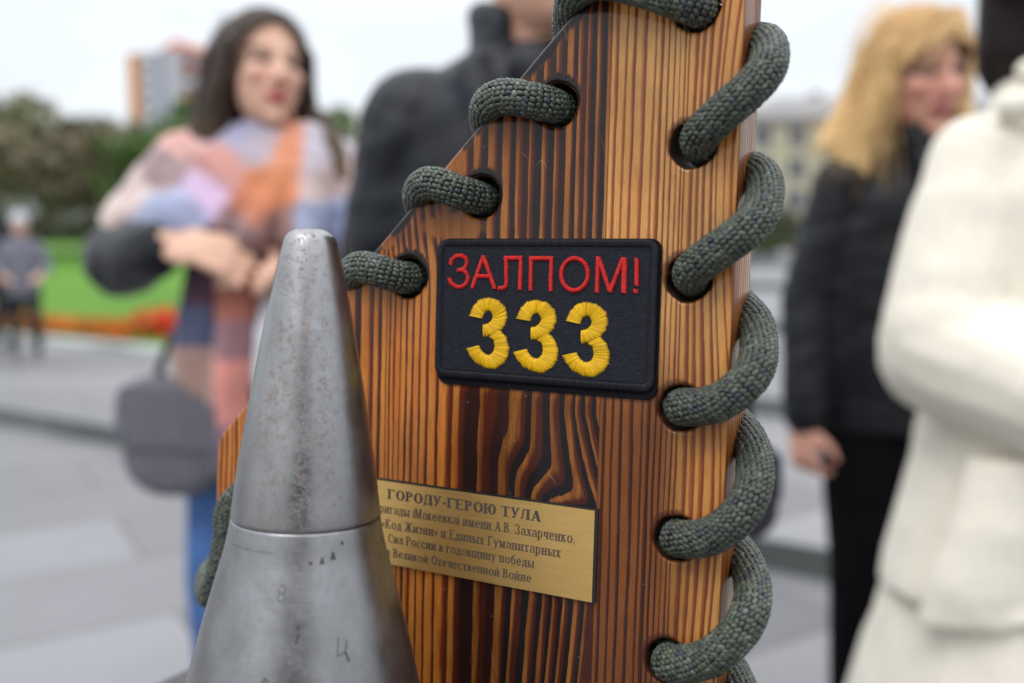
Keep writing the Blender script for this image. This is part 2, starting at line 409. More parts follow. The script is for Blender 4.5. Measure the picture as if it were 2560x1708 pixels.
# ------------------------------------------------------------------ rope
def loop_path():
    H = {k: HOLES[i] for i, k in enumerate(['0', '1', '2', '3', '4', '5', 'a', 'b', 'c', 'd', 'e', '6'])}
    P = []
    def hole(k, back=True, dx=0, dy=0):
        c = H[k]
        if back: P.extend([(c[0] - 1, c[1] + 1, -31), (c[0], c[1], -22)])
        P.append((c[0] + dx, c[1] + dy, -9))
    segs = [('6', .3, 0, [(53.7, -172.4, 3), (68.6, -165.8, 8), (78.6, -155, 8), (82, -148, 4), (81, -142.5, -6), (77.4, -138.3, -16), (72.4, -135.8, -26), (64, -131.5, -34)]),
            ('5', .3, 0, [(54.2, -125.6, 3), (69.2, -118.9, 8), (79.1, -108.1, 8), (82.4, -101.2, 4), (81.3, -95.6, -6), (77.6, -91.4, -16), (72.6, -89.0, -26), (64, -84.5, -34)]),
            ('4', .3, 0, [(56.0, -78.7, 3), (69.8, -74.1, 8), (78.8, -65.4, 8), (81.8, -58.6, 4), (80.6, -50.9, -6), (77.2, -45.7, -16), (72.1, -42.0, -26), (64, -37, -34)]),
            ('3', .3, 0, [(56.0, -30.0, 3), (69.4, -27.1, 8), (78.3, -20.1, 8), (81.6, -14.2, 4), (80.6, -6.0, -6), (77.2, .8, -16), (72.0, 5.0, -26), (64, 10.5, -34)]),
            ('2', .3, 0, [(57, 19.8, 3), (66.2, 26.5, 8), (75.0, 32.6, 8), (79.4, 38.1, 4), (80.0, 47.4, -6), (77.1, 54.3, -16), (71.7, 58.5, -26), (64, 62, -34)]),
            ('1', .3, 0, [(57, 67.2, 3), (66.4, 74.2, 8), (74.5, 80.7, 8), (79.8, 87.9, 4), (79.6, 95.8, -5), (76.6, 102.6, -15), (71.4, 106.9, -26), (64, 110, -34)]),
            ('0', -1, 1, [(55.5, 112.8, 3), (47.0, 115.6, 8), (35.1, 120.6, 9), (19.2, 125.2, 8), (8.4, 124.6, 3), (.8, 121.8, -9), (-4.7, 115.3, -21), (-5.3, 106.5, -33), (-2, 95, -35)]),
            ('a', -1.5, 0, [(-3.5, 82.6, 4), (-9.5, 83.6, 8), (-18.8, 85.5, 8), (-27.6, 84.6, 3), (-35.1, 81.9, -8), (-38.6, 77.6, -18), (-39.6, 71.6, -29), (-37, 60, -35)]),
            ('b', -1.5, 0, [(-34.8, 48.7, 4), (-40.8, 50.8, 8), (-49.5, 53.6, 8), (-57.6, 52.6, 3), (-65.8, 48.3, -8), (-69.5, 43, -18), (-71, 36.7, -29), (-71, 25, -35)]),
            ('c', -1.5, 0, [(-68.5, 14.9, 4), (-74.0, 16.8, 8), (-84.0, 18.9, 8), (-92.4, 17.2, 3), (-101.2, 12.0, -8), (-106.2, 6.0, -18), (-108.5, -1.5, -29), (-106, -14, -35)]),
            ('d', -1.5, 0, [(-102.8, -21.4, 4), (-109, -20.8, 8), (-122, -20.3, 8), (-131.1, -22.5, 3), (-141.9, -28.8, -8), (-148.7, -35.7, -18), (-153.4, -45, -29), (-155, -68, -35)]),
            ('e', -.5, -1, [(-151.5, -87.5, 4), (-156.2, -95, 8), (-157.2, -108, 8), (-162.5, -128, 8), (-173.6, -139.5, 2), (-186.2, -136.3, -10), (-190, -131.7, -24), (-183, -128, -35), (-165, -132, -35)])]
    for n, (k, dx, dy, pts) in enumerate(segs):
        hole(k, n > 0, dx, dy); P.extend(pts)
    return P
def catmull(P, step):
    P = [np.array(p, float) for p in P]; P = [2 * P[0] - P[1]] + P + [2 * P[-1] - P[-2]]
    out = []
    for i in range(1, len(P) - 2):
        p0, p1, p2, p3 = P[i - 1:i + 3]
        d = [max(1e-3, np.linalg.norm(b_ - a) ** .5) for a, b_ in ((p0, p1), (p1, p2), (p2, p3))]
        t0 = 0; t1 = d[0]; t2 = t1 + d[1]; t3 = t2 + d[2]
        for t in np.linspace(t1, t2, 24, endpoint=False):
            A1 = (t1 - t) / (t1 - t0) * p0 + (t - t0) / (t1 - t0) * p1; A2 = (t2 - t) / (t2 - t1) * p1 + (t - t1) / (t2 - t1) * p2
            A3 = (t3 - t) / (t3 - t2) * p2 + (t - t2) / (t3 - t2) * p3
            B1 = (t2 - t) / (t2 - t0) * A1 + (t - t0) / (t2 - t0) * A2; B2 = (t3 - t) / (t3 - t1) * A2 + (t - t1) / (t3 - t1) * A3
            out.append((t2 - t) / (t2 - t1) * B1 + (t - t1) / (t2 - t1) * B2)
    out = np.array(out); s = np.concatenate([[0], np.cumsum(np.linalg.norm(np.diff(out, axis=0), axis=1))])
    q = np.arange(0, s[-1], step)
    return np.stack([np.interp(q, s, out[:, k]) for k in range(3)], 1)
def build_rope():
    rad = 7.0; pitch = 1.72; n = 19
    P = catmull(loop_path(), pitch)
    for _ in range(2): P[1:-1] = (P[:-2] + 2 * P[1:-1] + P[2:]) / 4
    P = P + np.stack([np.interp(np.arange(len(P)), np.arange(0, len(P) + 30, 30), np.random.default_rng(9 + k).normal(0, .45, len(np.arange(0, len(P) + 30, 30)))) for k in range(3)], 1)
    P[1:-1] = (P[:-2] + 2 * P[1:-1] + P[2:]) / 4
    Tn = np.gradient(P, axis=0); Tn /= np.linalg.norm(Tn, axis=1)[:, None]
    a = np.cross(Tn[0], [0, 0, 1.0]); a /= np.linalg.norm(a); A = [a]
    for i in range(1, len(P)):
        a = a - np.dot(a, Tn[i]) * Tn[i]; a /= np.linalg.norm(a); A.append(a)
    A = np.array(A); Bn = np.cross(Tn, A)
    V = []; F = []; Cc = []
    # core
    m = 16; rc = rad - 1.15
    for i in range(len(P)):
        for j in range(m):
            th = 2 * math.pi * j / m; V.append(P[i] + rc * (math.cos(th) * A[i] + math.sin(th) * Bn[i])); Cc.append((.012, .014, .011))
    F = [(i * m + j, i * m + (j + 1) % m, (i + 1) * m + (j + 1) % m, (i + 1) * m + j) for i in range(len(P) - 1) for j in range(m)]
    V = [np.array(V)]; C = [np.array(Cc)]; off = len(Cc)
    # one strand float: a small rounded cushion
    prof = [(-1, .0), (-.93, .72), (-.5, 1.0), (.5, 1.0), (.93, .72), (1, .0)]
    tv = []; tf = []; k = 7
    for (x_, r_) in prof[1:-1]:
        for j in range(k):
            th = 2 * math.pi * j / k; tv.append((x_, r_ * math.cos(th), r_ * math.sin(th)))
    for s_ in range(3):
        for j in range(k): tf.append((s_ * k + j, s_ * k + (j + 1) % k, (s_ + 1) * k + (j + 1) % k, (s_ + 1) * k + j))
    tf.append(tuple(range(k - 1, -1, -1))); tf.append(tuple(range(3 * k, 4 * k)))
    tv = np.array(tv)
    rg = np.random.default_rng(5); FF = []
    carr = rg.random(n * 4)
    for i in range(1, len(P) - 1):
        kink = 1.0
        for j in range(n):
            th = 2 * math.pi * (j + .5 * (i % 2)) / n + i * .115 + rg.normal(0, .02)
            rn = math.cos(th) * A[i] + math.sin(th) * Bn[i]; tg = -math.sin(th) * A[i] + math.cos(th) * Bn[i]
            sgn = 1 if (i % 2) else -1
            ang = R(24) + sgn * R(20) + rg.normal(0, .1)
            ax = math.cos(ang) * Tn[i] + math.sin(ang) * tg; sd_ = np.cross(rn, ax)
            L = 1.45 * (1 + rg.normal(0, .08)); W = 1.0 * (1 + rg.normal(0, .07)); H = .68
            c = P[i] + rn * (rad - .68 + rg.normal(0, .07)) + Tn[i] * rg.normal(0, .1)
            bowv = tv[:, :1] ** 2 * -.32
            pts = c + tv[:, :1] * L * ax + tv[:, 1:2] * W * sd_ + (tv[:, 2:3] * H + bowv) * rn
            V.append(pts); FF.append(off); off += len(tv)
            q = rg.random(); strand = int(j + (i % 4) * n)
            base = np.array((.043, .055, .039)) * (.75 + .55 * carr[strand % len(carr)])
            if q < .10: base = np.array((.026, .029, .038))
            elif q < .19: base = np.array((.085, .10, .078))
            elif q < .24: base = np.array((.068, .07, .042))
            base = base * (1 + rg.normal(0, .16)) * (1 + .22 * math.sin(i * .021) * math.sin(i * .0071 + 1))
            cc = np.repeat(base[None], len(tv), 0)
            C.append(cc)
    F2 = [tuple(o_ + q for q in f) for o_ in FF for f in tf]
    # loose fibres
    fv = []; ff = []
    for _ in range(900):
        i = int(rg.integers(2, len(P) - 2)); th = rg.random() * 6.283
        rn = math.cos(th) * A[i] + math.sin(th) * Bn[i]; p = P[i] + rn * (rad - .2)
        d = rn * rg.uniform(.3, 1) + Tn[i] * rg.normal(0, .8) + np.cross(rn, Tn[i]) * rg.normal(0, .8); d /= np.linalg.norm(d)
        L = rg.uniform(.8, 2.6) * (2.4 if rg.random() < .05 else 1); bend = rg.normal(0, .5, 3) * L
        o_ = off + len(fv)
        for s_ in (0, .35, .7, 1):
            cpt = p + d * L * s_ + bend * s_ * s_; rr_ = .055 * (1 - .6 * s_)
            for j in range(3):
                th2 = 2.094 * j; fv.append(cpt + rr_ * (math.cos(th2) * Tn[i] + math.sin(th2) * np.cross(d, Tn[i])))
        for s_ in range(3):
            for j in range(3): ff.append((o_ + s_ * 3 + j, o_ + s_ * 3 + (j + 1) % 3, o_ + s_ * 3 + 3 + (j + 1) % 3, o_ + s_ * 3 + 3 + j))
    V.append(np.array(fv)); C.append(np.tile(np.array((.3, .31, .25)), (len(fv), 1)))
    V = np.concatenate(V) * MM; C = np.concatenate(C)
    m_, nt, b = new_mat('braided_rope'); at = nt.nodes.new('ShaderNodeAttribute'); at.attribute_name = 'tint'
    t = nt.nodes.new('ShaderNodeTexCoord'); nn = noise(nt, t.outputs['Object'], 2600.0, 2)
    sc = nt.nodes.new('ShaderNodeVectorMath'); sc.operation = 'SCALE'; nt.links.new(at.outputs['Color'], sc.inputs[0]); nt.links.new(nn.ss(.25, .75, .72, 1.3).k, sc.inputs['Scale'])
    nt.links.new(sc.outputs[0], b.inputs['Base Color']); b.inputs['Roughness'].default_value = .46; b.inputs['Specular IOR Level'].default_value = .55
    bump(nt, b, nn, .5, .0002)
    me = mesh_from('lacing_rope', V, F + F2 + ff, m_, True); set_tint(me, C)
    o = link('lacing_rope', me); o.matrix_world = BOARD
    tag(o, 'thick olive green braided rope laced through the holes of the burnt board', 'rope')
build_rope()

# ------------------------------------------------------------------ patch
def cloth_mat(name, c, scale=900., strength=.6):
    m, nt, b = new_mat(name); x, y, z = objco(nt)
    bw = nt.nodes.new('ShaderNodeTexBrick'); nt.links.new(comb(nt, x * 1000.0, y * 1000.0), bw.inputs['Vector'])
    bw.inputs['Scale'].default_value = 1.0; bw.inputs['Mortar Size'].default_value = .13; bw.inputs['Mortar Smooth'].default_value = .9
    bw.inputs['Brick Width'].default_value = 1.7; bw.inputs['Row Height'].default_value = .85
    bw.inputs['Color1'].default_value = (1, 1, 1, 1); bw.inputs['Color2'].default_value = (.72, .72, .72, 1); bw.inputs['Mortar'].default_value = (.12, .12, .12, 1)
    n = noise(nt, comb(nt, x * 1000., y * 1000.), 3.0, 4); n2 = noise(nt, comb(nt, x * 1000., y * 1000.), .12, 3)
    sc = nt.nodes.new('ShaderNodeSeparateColor'); nt.links.new(bw.outputs[0], sc.inputs[0]); h = X(nt, sc.outputs[0])
    col = mixc(nt, h * n.ss(.2, .8, .6, 1.1), tuple(v * .1 for v in c), tuple(v * 2.7 for v in c))
    vo = nt.nodes.new('ShaderNodeTexVoronoi'); nt.links.new(comb(nt, x * 480., y * 480.), vo.inputs['Vector']); vo.inputs['Scale'].default_value = 1.0
    s2 = nt.nodes.new('ShaderNodeSeparateColor'); nt.links.new(vo.outputs['Color'], s2.inputs[0])
    lint = X(nt, vo.outputs['Distance']).ss(.1, .04) * X(nt, s2.outputs[1]).ss(.82, .9)
    col = mixc(nt, lint * .55, col, (.3, .3, .3))
    nt.links.new(col, b.inputs['Base Color']); b.inputs['Roughness'].default_value = .8; b.inputs['Sheen Weight'].default_value = .0
    b.inputs['Specular IOR Level'].default_value = .12
    bump(nt, b, h + n * .4, strength, .0003)
    return m
def thread_mat(name, c, var=.25, rough=.4):
    m, nt, b = new_mat(name); x, y, z = objco(nt)
    a = nt.nodes.new('ShaderNodeAttribute'); a.attribute_name = 'tint'; s_ = nt.nodes.new('ShaderNodeVectorMath'); s_.operation = 'MULTIPLY'
    nt.links.new(a.outputs['Color'], s_.inputs[0]); s_.inputs[1].default_value = c
    nt.links.new(s_.outputs[0], b.inputs['Base Color']); b.inputs['Roughness'].default_value = rough; b.inputs['Specular IOR Level'].default_value = .3
    return m
class Threads:
    def __init__(s, seed, lo=.72, hi=1.15): s.lo = lo; s.hi = hi; s.V = []; s.F = []; s.C = []; s.r = random.Random(seed)
    def stitch(s, a, b, z0, hgt, r, n=5):
        """one satin stitch from a to b (mm), bowed up off the cloth, ends tucked in"""
        a = Vector((a[0], a[1], 0)); b = Vector((b[0], b[1], 0)); d = b - a
        if d.length < .05: return
        sd_ = Vector((-d.y, d.x, 0)).normalized(); o = len(s.V); ts = (0, .12, .35, .65, .88, 1); k = s.r.uniform(s.lo, s.hi)
        for t in ts:
            zz = z0 + hgt * (4 * t * (1 - t)) ** .45 - (.12 if t in (0, 1) else 0); p = a + d * t; rr_ = r * (.45 if t in (0, 1) else 1)
            for j in range(n):
                th = 2 * math.pi * j / n; q = p + sd_ * rr_ * math.cos(th); s.V.append((q.x * MM, q.y * MM, (zz + rr_ * math.sin(th)) * MM)); s.C.append((k, k, k))
        for i in range(len(ts) - 1):
            for j in range(n): s.F.append((o + i * n + j, o + i * n + (j + 1) % n, o + (i + 1) * n + (j + 1) % n, o + (i + 1) * n + j))
    def stroke(s, pts, wd, z0, hgt, r, step, cyc=False):
        P = [Vector(p) for p in pts]
        for i in range(len(P) - 1):
            a, b = P[i], P[i + 1]; L = (b - a).length; m = max(1, int(L / step))
            for k in range(m):
                t = (k + .5) / m; p = a.lerp(b, t); d = (b - a).normalized()
                pd = (P[i] - P[i - 1]).normalized() if i > 0 else ((P[-1] - P[-2]).normalized() if cyc else d)
                nd = (P[i + 2] - P[i + 1]).normalized() if i + 2 < len(P) else d
                d = (d * 1.0 + pd * max(0, .5 - t) + nd * max(0, t - .5)); d.normalize()
                nn = Vector((-d.y, d.x)); sk = d * .25; w1, w2 = wd / 2 * s.r.uniform(.9, 1.12), wd / 2 * s.r.uniform(.9, 1.12)
                s.stitch(p + nn * w1 + sk, p - nn * w2 - sk, z0, hgt, r)
    def build(s, name, mat, parent):
        me = mesh_from(name, s.V, s.F, mat, True); set_tint(me, np.array(s.C)); return link(name, me, parent)
def build_patch():
    t = thing('embroidered_patch', 'black embroidered patch with red word and yellow 333 fixed to the board', 'patch'); t.matrix_world = BOARD
    cl = cloth_mat('navy_canvas', lin((27, 28, 34)))
    dk = cloth_mat('black_hook_tape', lin((15, 15, 18)), strength=1.0)
    rim = lambda x0, y0, x1, y1, r: [(a * MM, b * MM) for a, b in rounded([(x1, y1), (x0, y1), (x0, y0), (x1, y0)], [r] * 4, 6)]
    link('backing', outline_mesh('backing', [rim(-49.6, -28.8, 45.2, 31.2, 4.5)], .02 * MM, 1.1 * MM, .0003, [dk]), t)
    link('fabric', outline_mesh('fabric', [rim(-50.3, -25.6, 44.2, 30.6, 4.2)], 1.12 * MM, 2.2 * MM, .0004, [cl]), t)
    # overlocked edge
    th = Threads(1, .45, 1.9)
    ring_o = rounded([(44.3, 30.8), (-50.4, 30.8), (-50.4, -25.8), (44.3, -25.8)], [4.6] * 4, 8)
    P = [Vector(p) for p in ring_o]; P.append(P[0])
    cx, cy = -3.05, 2.5
    for i in range(len(P) - 1):
        a, b = P[i], P[i + 1]; d = b - a; m = max(1, round(d.length / .5))
        for k in range(m):
            p = a + d * ((k + .5) / m); dd = d.normalized(); nn = Vector((-dd.y, dd.x))      # inward for a counter-clockwise ring
            th.stitch(p - nn * .15, p + nn * (3.1 + th.r.uniform(-.12, .12)) + dd * .25, 2.0, .55, .25)
        m = max(1, round(d.length / 1.3))
        for k in range(m):
            p = a + d * ((k + .1) / m) + Vector((-d.normalized().y, d.normalized().x)) * 3.5; th.stitch(p, p + d.normalized() * 1.15, 2.15, .2, .14)
    th.build('stitched_border', thread_mat('navy_thread', lin((20, 21, 29)), rough=.5), t)
    # the word
    Lt = [[(-43.77, 20.39), (-43.27, 22.6), (-41.05, 24.08), (-38.52, 24.2), (-36.54, 23.15), (-35.93, 21.22), (-36.99, 19.27), (-38.64, 18.37), (-40.61, 18.24)],
          [(-38.64, 18.37), (-36.38, 17.58), (-35.32, 15.42), (-35.98, 12.98), (-38.17, 11.47), (-40.7, 11.41), (-43.29, 12.82), (-44.31, 15.0)],
          [(-33.42, 11.1), (-28.57, 24.18)], [(-28.57, 24.18), (-23.02, 11.11)], [(-31.35, 15.97), (-25.33, 16.08)],
          [(-21.41, 11.39), (-18.99, 11.44), (-17.95, 12.42), (-17.85, 14.32), (-18.28, 23.32)], [(-19.1, 23.42), (-11.0, 23.48)], [(-11.67, 23.3), (-11.82, 11.05)],
          [(-7.24, 23.3), (-7.1, 10.79)], [(-7.95, 23.38), (2.2, 23.42)], [(1.49, 23.3), (1.54, 10.78)],
          [(11.33 + 5.56 * math.cos(a), 17.44 + 6.15 * math.sin(a)) for a in np.linspace(0, 2 * math.pi, 33)],
          [(20.78, 24.38), (20.77, 10.82)], [(20.9, 24.2), (26.05, 11.18)], [(26.05, 11.18), (30.68, 23.79)], [(31.35, 24.02), (31.53, 10.88)],
          [(36.11, 23.85), (36.48, 13.67)], [(36.16, 12.45), (36.21, 10.9)]]
    th = Threads(2)
    for i, L in enumerate(Lt):
        th.stroke(L, 2.2 if i == 15 else 1.75 if i < 17 else 2.0, 2.25 + .02 * i, .45, .19, .34, i == 11)
    th.build('lettering', thread_mat('red_thread', lin((205, 38, 36)), rough=.45), t)
    # the number
    uo = [(-34.5, -.1), (-32.66, 3.85), (-29.98, 6.6), (-25.63, 7.54), (-21.27, 6.61), (-17.96, 3.86), (-17.05, .08), (-18.02, -3.3), (-20.38, -5.8), (-23.6, -7.5), (-27.63, -8.5)]
    ui = [(-28.39, -.93), (-28.04, .38), (-27.53, 1.51), (-26.02, 2.38), (-24.38, 1.96), (-23.51, .07), (-23.74, -1.14), (-24.53, -2.13), (-25.6, -2.99), (-26.68, -3.33), (-27.77, -3.47)]
    lo = [(-20.2, -5.3), (-17.34, -8.04), (-15.89, -11.79), (-16.31, -15.64), (-18.36, -18.63), (-22.08, -21.03), (-26.45, -20.82), (-30.91, -19.15), (-33.77, -16.15), (-35.24, -13.55)]
    li = [(-25.0, -8.3), (-22.96, -9.28), (-22.34, -12.13), (-22.72, -13.84), (-23.77, -15.1), (-24.95, -15.65), (-26.33, -15.49), (-27.72, -14.6), (-28.86, -13.45), (-29.45, -12.02)]
    def along(pts, t):
        x_ = t * (len(pts) - 1); i = min(int(x_), len(pts) - 2); return Vector(pts[i]).lerp(Vector(pts[i + 1]), x_ - i)
    ym = thread_mat('yellow_thread', lin((226, 178, 18)), rough=.4)
    for dn, dx in enumerate((0, 21.35, 42.6)):
        th = Threads(20 + dn)
        for O_, I_, zz in ((uo, ui, 2.3), (lo, li, 2.38)):
            m = 112
            for k in range(m):
                t_ = (k + th.r.uniform(-.2, .2) + .5) / m; a = along(O_, t_); b = along(I_, min(1, max(0, t_ + th.r.uniform(-.006, .006))))
                d = (a - b).normalized(); a = a + d * th.r.choice((0, .12, .25, -.12, .05)); b = b - d * th.r.uniform(-.1, .25)
                th.stitch(a + Vector((dx, -.2 * dn)), b + Vector((dx, -.2 * dn)), zz + th.r.uniform(-.05, .08), .5, .18)
        th.build('numeral', ym, t)
build_patch()

# ------------------------------------------------------------------ plaque and its serif lettering
class Glyphs:
    """roman letters drawn as polygons: capital height 1, lower-case height .7"""
    def __init__(s, tk=.15, tn=.06): s.t = tk; s.n = tn
    def rect(s, x0, y0, x1, y1): return [(x0, y0), (x1, y0), (x1, y1), (x0, y1)]
    def ser(s, x, y, up, w=.14):
        h = s.n * .9; return s.rect(x - w - s.t / 2, y if not up else y - h, x + w + s.t / 2, y + h if not up else y)
    def stem(s, x, y0, y1, w=None, serifs='bt', sw=.1):
        w = w or s.t; o = [s.rect(x - w / 2, y0, x + w / 2, y1)]; h = s.n * .9
        if 'b' in serifs: o.append(s.rect(x - w / 2 - sw, y0, x + w / 2 + sw, y0 + h))
        if 't' in serifs: o.append(s.rect(x - w / 2 - sw, y1 - h, x + w / 2 + sw, y1))
        if 'l' in serifs: o.append(s.rect(x - w / 2 - sw, y1 - h, x + w / 2, y1))
        return o
    def bar(s, x0, x1, y): return [s.rect(x0, y - s.n / 2, x1, y + s.n / 2)]
    def dia(s, x0, y0, x1, y1, w): return [[(x0 - w / 2, y0), (x0 + w / 2, y0), (x1 + w / 2, y1), (x1 - w / 2, y1)]]
    def arc(s, cx, cy, rx, ry, a0, a1, k=None):
        k = k or max(6, int(abs(a1 - a0) / 14)); out = []; A = [R(a0 + (a1 - a0) * i / k) for i in range(k + 1)]
        def pt(a, inner):
            if not inner: return (cx + rx * math.cos(a), cy + ry * math.sin(a))
            return (cx + (rx - s.t) * math.cos(a), cy + (ry - s.n) * math.sin(a))
        for i in range(k): out.append([pt(A[i], 0), pt(A[i + 1], 0), pt(A[i + 1], 1), pt(A[i], 1)])
        return out
    def ball(s, x, y, r): return [[(x + r * math.cos(a), y + r * math.sin(a)) for a in np.linspace(0, 2 * math.pi, 9)[:-1]]]
    def glyph(s, c):
        t, n = s.t, s.n; H = 1.0; S, Bz, D, A = s.stem, s.bar, s.dia, s.arc
        low = c.islower(); h = .7 if low else 1.0; k = .82 if low else 1.0; C = c.upper()
        f = lambda x: x * k
        if c == 'а':
            return A(.27, .2, .23, .22, 60, 300) + [s.rect(.44, 0.03, .44 + t, .52)] + A(.33, .5, .26, .22, 0, 160) + s.ball(.13, .54, .07) + [s.rect(.5, 0, .66, n)], .66
        if c == 'б':
            return A(.33, .35, .31, .37, 0, 360) + A(.42, .52, .4, .46, 95, 180) + [[(.3, .93), (.36, .9), (.6, .96), (.62, 1.06), (.4, 1.0)]], .7
        if c == 'е': return A(.33, .35, .31, .37, 0, 325) + Bz(.1, .6, .38), .68
        if c == 'р': return S(.14, -.25, .7, None, 'bl') + A(.34, .35, .3, .37, -150, 150), .7
        if c == 'у': return D(.34, .02, .1, .7, t) + D(.3, .0, .56, .7, n * 1.1) + D(.2, -.2, .33, .06, n * 1.3) + s.ball(.16, -.19, .07) + Bz(0, .24, .67) + Bz(.44, .68, .67), .66
        if C == 'Г':
            w = f(.66); return S(.15, 0, h) + Bz(.15, w, h - n / 2) + [[(w - n, h - n), (w + .02, h), (w + .02, h - .26 * h), (w - .02, h - .26 * h)]], w + .05
        if C == 'О': r = f(.41); return A(r + .03, h / 2, r, h / 2 + .02, 0, 360), 2 * r + .06
        if C == 'Р': return S(.16, 0, 1) + A(.3, .73, .36, .27, -100, 100) + Bz(.16, .32, .97) + Bz(.16, .32, .49), .7
        if C == 'Д':
            w = f(.8); return D(.14, n, .26, h, n * 1.3) + S(w - .16, n, h, None, '') + Bz(.16, w - .05, h - n / 2) + Bz(.02, w, n / 2) + [s.rect(.02, -.18, .02 + n, 0), s.rect(w - n, -.18, w, 0)], w + .03
        if C == 'У': return D(.38, .28, .13, 1, t) + D(.27, .0, .62, 1, n * 1.2) + s.ball(.2, .07, .09) + Bz(.0, .28, .97) + Bz(.5, .76, .97), .76
        if c == '-': return [s.rect(.05, .28, .36, .28 + n * 2)], .42
        if C == 'Е':
            return S(.15, 0, 1) + Bz(.15, .62, .97) + Bz(.15, .5, .52) + Bz(.15, .66, .03) + [[(.58, .97), (.64, 1), (.64, .76), (.61, .76)], [(.6, .03), (.68, .28), (.7, .28), (.67, 0)], s.rect(.47, .4, .51, .64)], .74
        if C == 'Ю': r = f(.34); return S(.14, 0, h) + Bz(.14, .4, h * .52) + A(.36 + r, h / 2, r, h / 2 + .02, 0, 360), .38 + 2 * r
        if C == 'Т':
            w = f(.74); return S(w / 2, 0, h, None, 'b', .12) + Bz(.02, w - .02, h - n / 2) + [[(.02, h), (.06, h), (.05, h * .74), (.01, h * .74)], [(w - .06, h), (w - .02, h), (w - .01, h * .74), (w - .05, h * .74)]], w + .02
        if C == 'Л':
            w = f(.78); return D(.16, .1, .26, h, n * 1.3) + s.ball(.1, .08, .08) + S(w - .16, 0, h) + Bz(.2, w - .1, h - n / 2), w + .04
        if C == 'А': return D(.12, 0, .4, 1, n * 1.2) + D(.66, 0, .4, 1, t * 1.1) + Bz(.2, .58, .33) + Bz(0, .26, n / 2) + Bz(.5, .82, n / 2), .82
        if C == 'М':
            w = f(.98); return S(.13, 0, h, n * 1.3, 'bt') + D(w / 2, .03, .17, h, t) + D(w / 2, .03, w - .2, h, n * 1.2) + S(w - .16, 0, h), w + .06
        if C == 'В': return S(.15, 0, h) + A(f(.3), h * .75, f(.34), h * .25, -100, 100) + A(f(.32), h * .27, f(.38), h * .27, -100, 100) + Bz(.15, f(.35), h - n / 2) + Bz(.15, f(.35), h * .52) + Bz(.15, f(.35), n / 2), f(.74)
        if C == 'З': return A(f(.28), h * .75, f(.3), h * .27, -85, 150) + A(f(.28), h * .26, f(.36), h * .28, -150, 85) + s.ball(.1, h * .82, .06) + s.ball(.08, h * .18, .07), f(.7)
        if C == 'К': return S(.14, 0, h) + D(.2, h * .48, f(.56), h * .97, n * 1.3) + D(f(.62), .03, .28, h * .58, t) + Bz(f(.44), f(.74), h - n / 2) + Bz(f(.5), f(.8), n / 2), f(.8)
        if C == 'Ж':
            w = f(1.16); m = w / 2; return S(m, 0, h) + D(m - .06, h * .5, .2, h * .95, n * 1.3) + D(m + .06, h * .5, w - .2, h * .95, n * 1.3) + D(.14, .03, m - .1, h * .55, t) + D(w - .14, .03, m + .1, h * .55, t) + Bz(.08, .3, h - n / 2) + Bz(w - .3, w - .08, h - n / 2) + Bz(0, .28, n / 2) + Bz(w - .28, w, n / 2), w
        if C in 'ИЙ':
            w = f(.86); o = S(.14, 0, h) + S(w - .16, 0, h) + D(.16, .08, w - .18, h - .08, n * 1.3)
            if C == 'Й': o = o + A(w / 2, h + .3, .17, .17, 195, 345)
            return o, w + .02
        if C == 'Н': w = f(.84); return S(.14, 0, h) + S(w - .16, 0, h) + Bz(.14, w - .16, h * .52), w + .02
        if C == 'П': w = f(.84); return S(.14, 0, h) + S(w - .16, 0, h) + Bz(.14, w - .16, h - n / 2), w + .02
        if C == 'С': r = f(.4); return A(r + .03, h / 2, r, h / 2 + .02, 42, 318) + s.ball(r * 1.65, h * .74, .06), f(.78)
        if C == 'Ы': return S(.14, 0, h) + A(.26, h * .28, .28, h * .29, -100, 100) + Bz(.14, .28, n / 2) + Bz(.14, .28, h * .55) + S(.72, 0, h), .88
        if C == 'Х': w = f(.8); return D(w - .14, .03, .16, h - .03, t) + D(.14, .03, w - .16, h - .03, n * 1.3) + Bz(0, .3, h - n / 2) + Bz(w - .3, w, h - n / 2) + Bz(0, .28, n / 2) + Bz(w - .3, w, n / 2), w
        if C == 'Ч': w = f(.8); return S(w - .16, 0, h) + [s.rect(.08, h * .5, .08 + t, h)] + A(.3, h * .52, .22, h * .2, 180, 290) + Bz(.2, w - .16, h * .36) + Bz(0, .3, h - n / 2), w
        if C == 'Щ':
            w = 1.02; return S(.13, 0, h) + S(.5, 0, h) + S(.86, 0, h) + Bz(.1, w, n / 2) + [s.rect(w - n, -.2, w + .01, n)], w + .05
        if c == '(': return A(.42, .4, .36, .62, 128, 232), .28
        if c == ')': return A(-.12, .4, .36, .62, -52, 52), .28
        if c == '.': return s.ball(.12, .07, .075), .26
        if c == ',': return s.ball(.12, .07, .075) + [[(.1, .02), (.19, .05), (.1, -.18), (.06, -.16)]], .26
        if c in '«»':
            o = []
            for q in (0, .2):
                if c == '«': o += D(.06 + q, .36, .22 + q, .58, n * 1.5) + D(.22 + q, .14, .06 + q, .36, n * 1.5)
                else: o += D(.22 + q, .36, .06 + q, .58, n * 1.5) + D(.06 + q, .14, .22 + q, .36, n * 1.5)
            return o, .5
        return [], .32
    def line(s, txt, u0, u1, base, cap, depth, track=.05):
        x_ = 0.; P = []
        for c in txt:
            g, w_ = s.glyph(c)
            for poly in g: P.append([(a + x_, b) for a, b in poly])
            x_ += w_ + track
        sx = (u1 - u0) / (x_ - track); out = []
        for i, poly in enumerate(P): out.append([((u0 + a * sx) * MM, (base + b * cap) * MM, depth + (i % 7) * 4e-6) for a, b in poly])
        return out
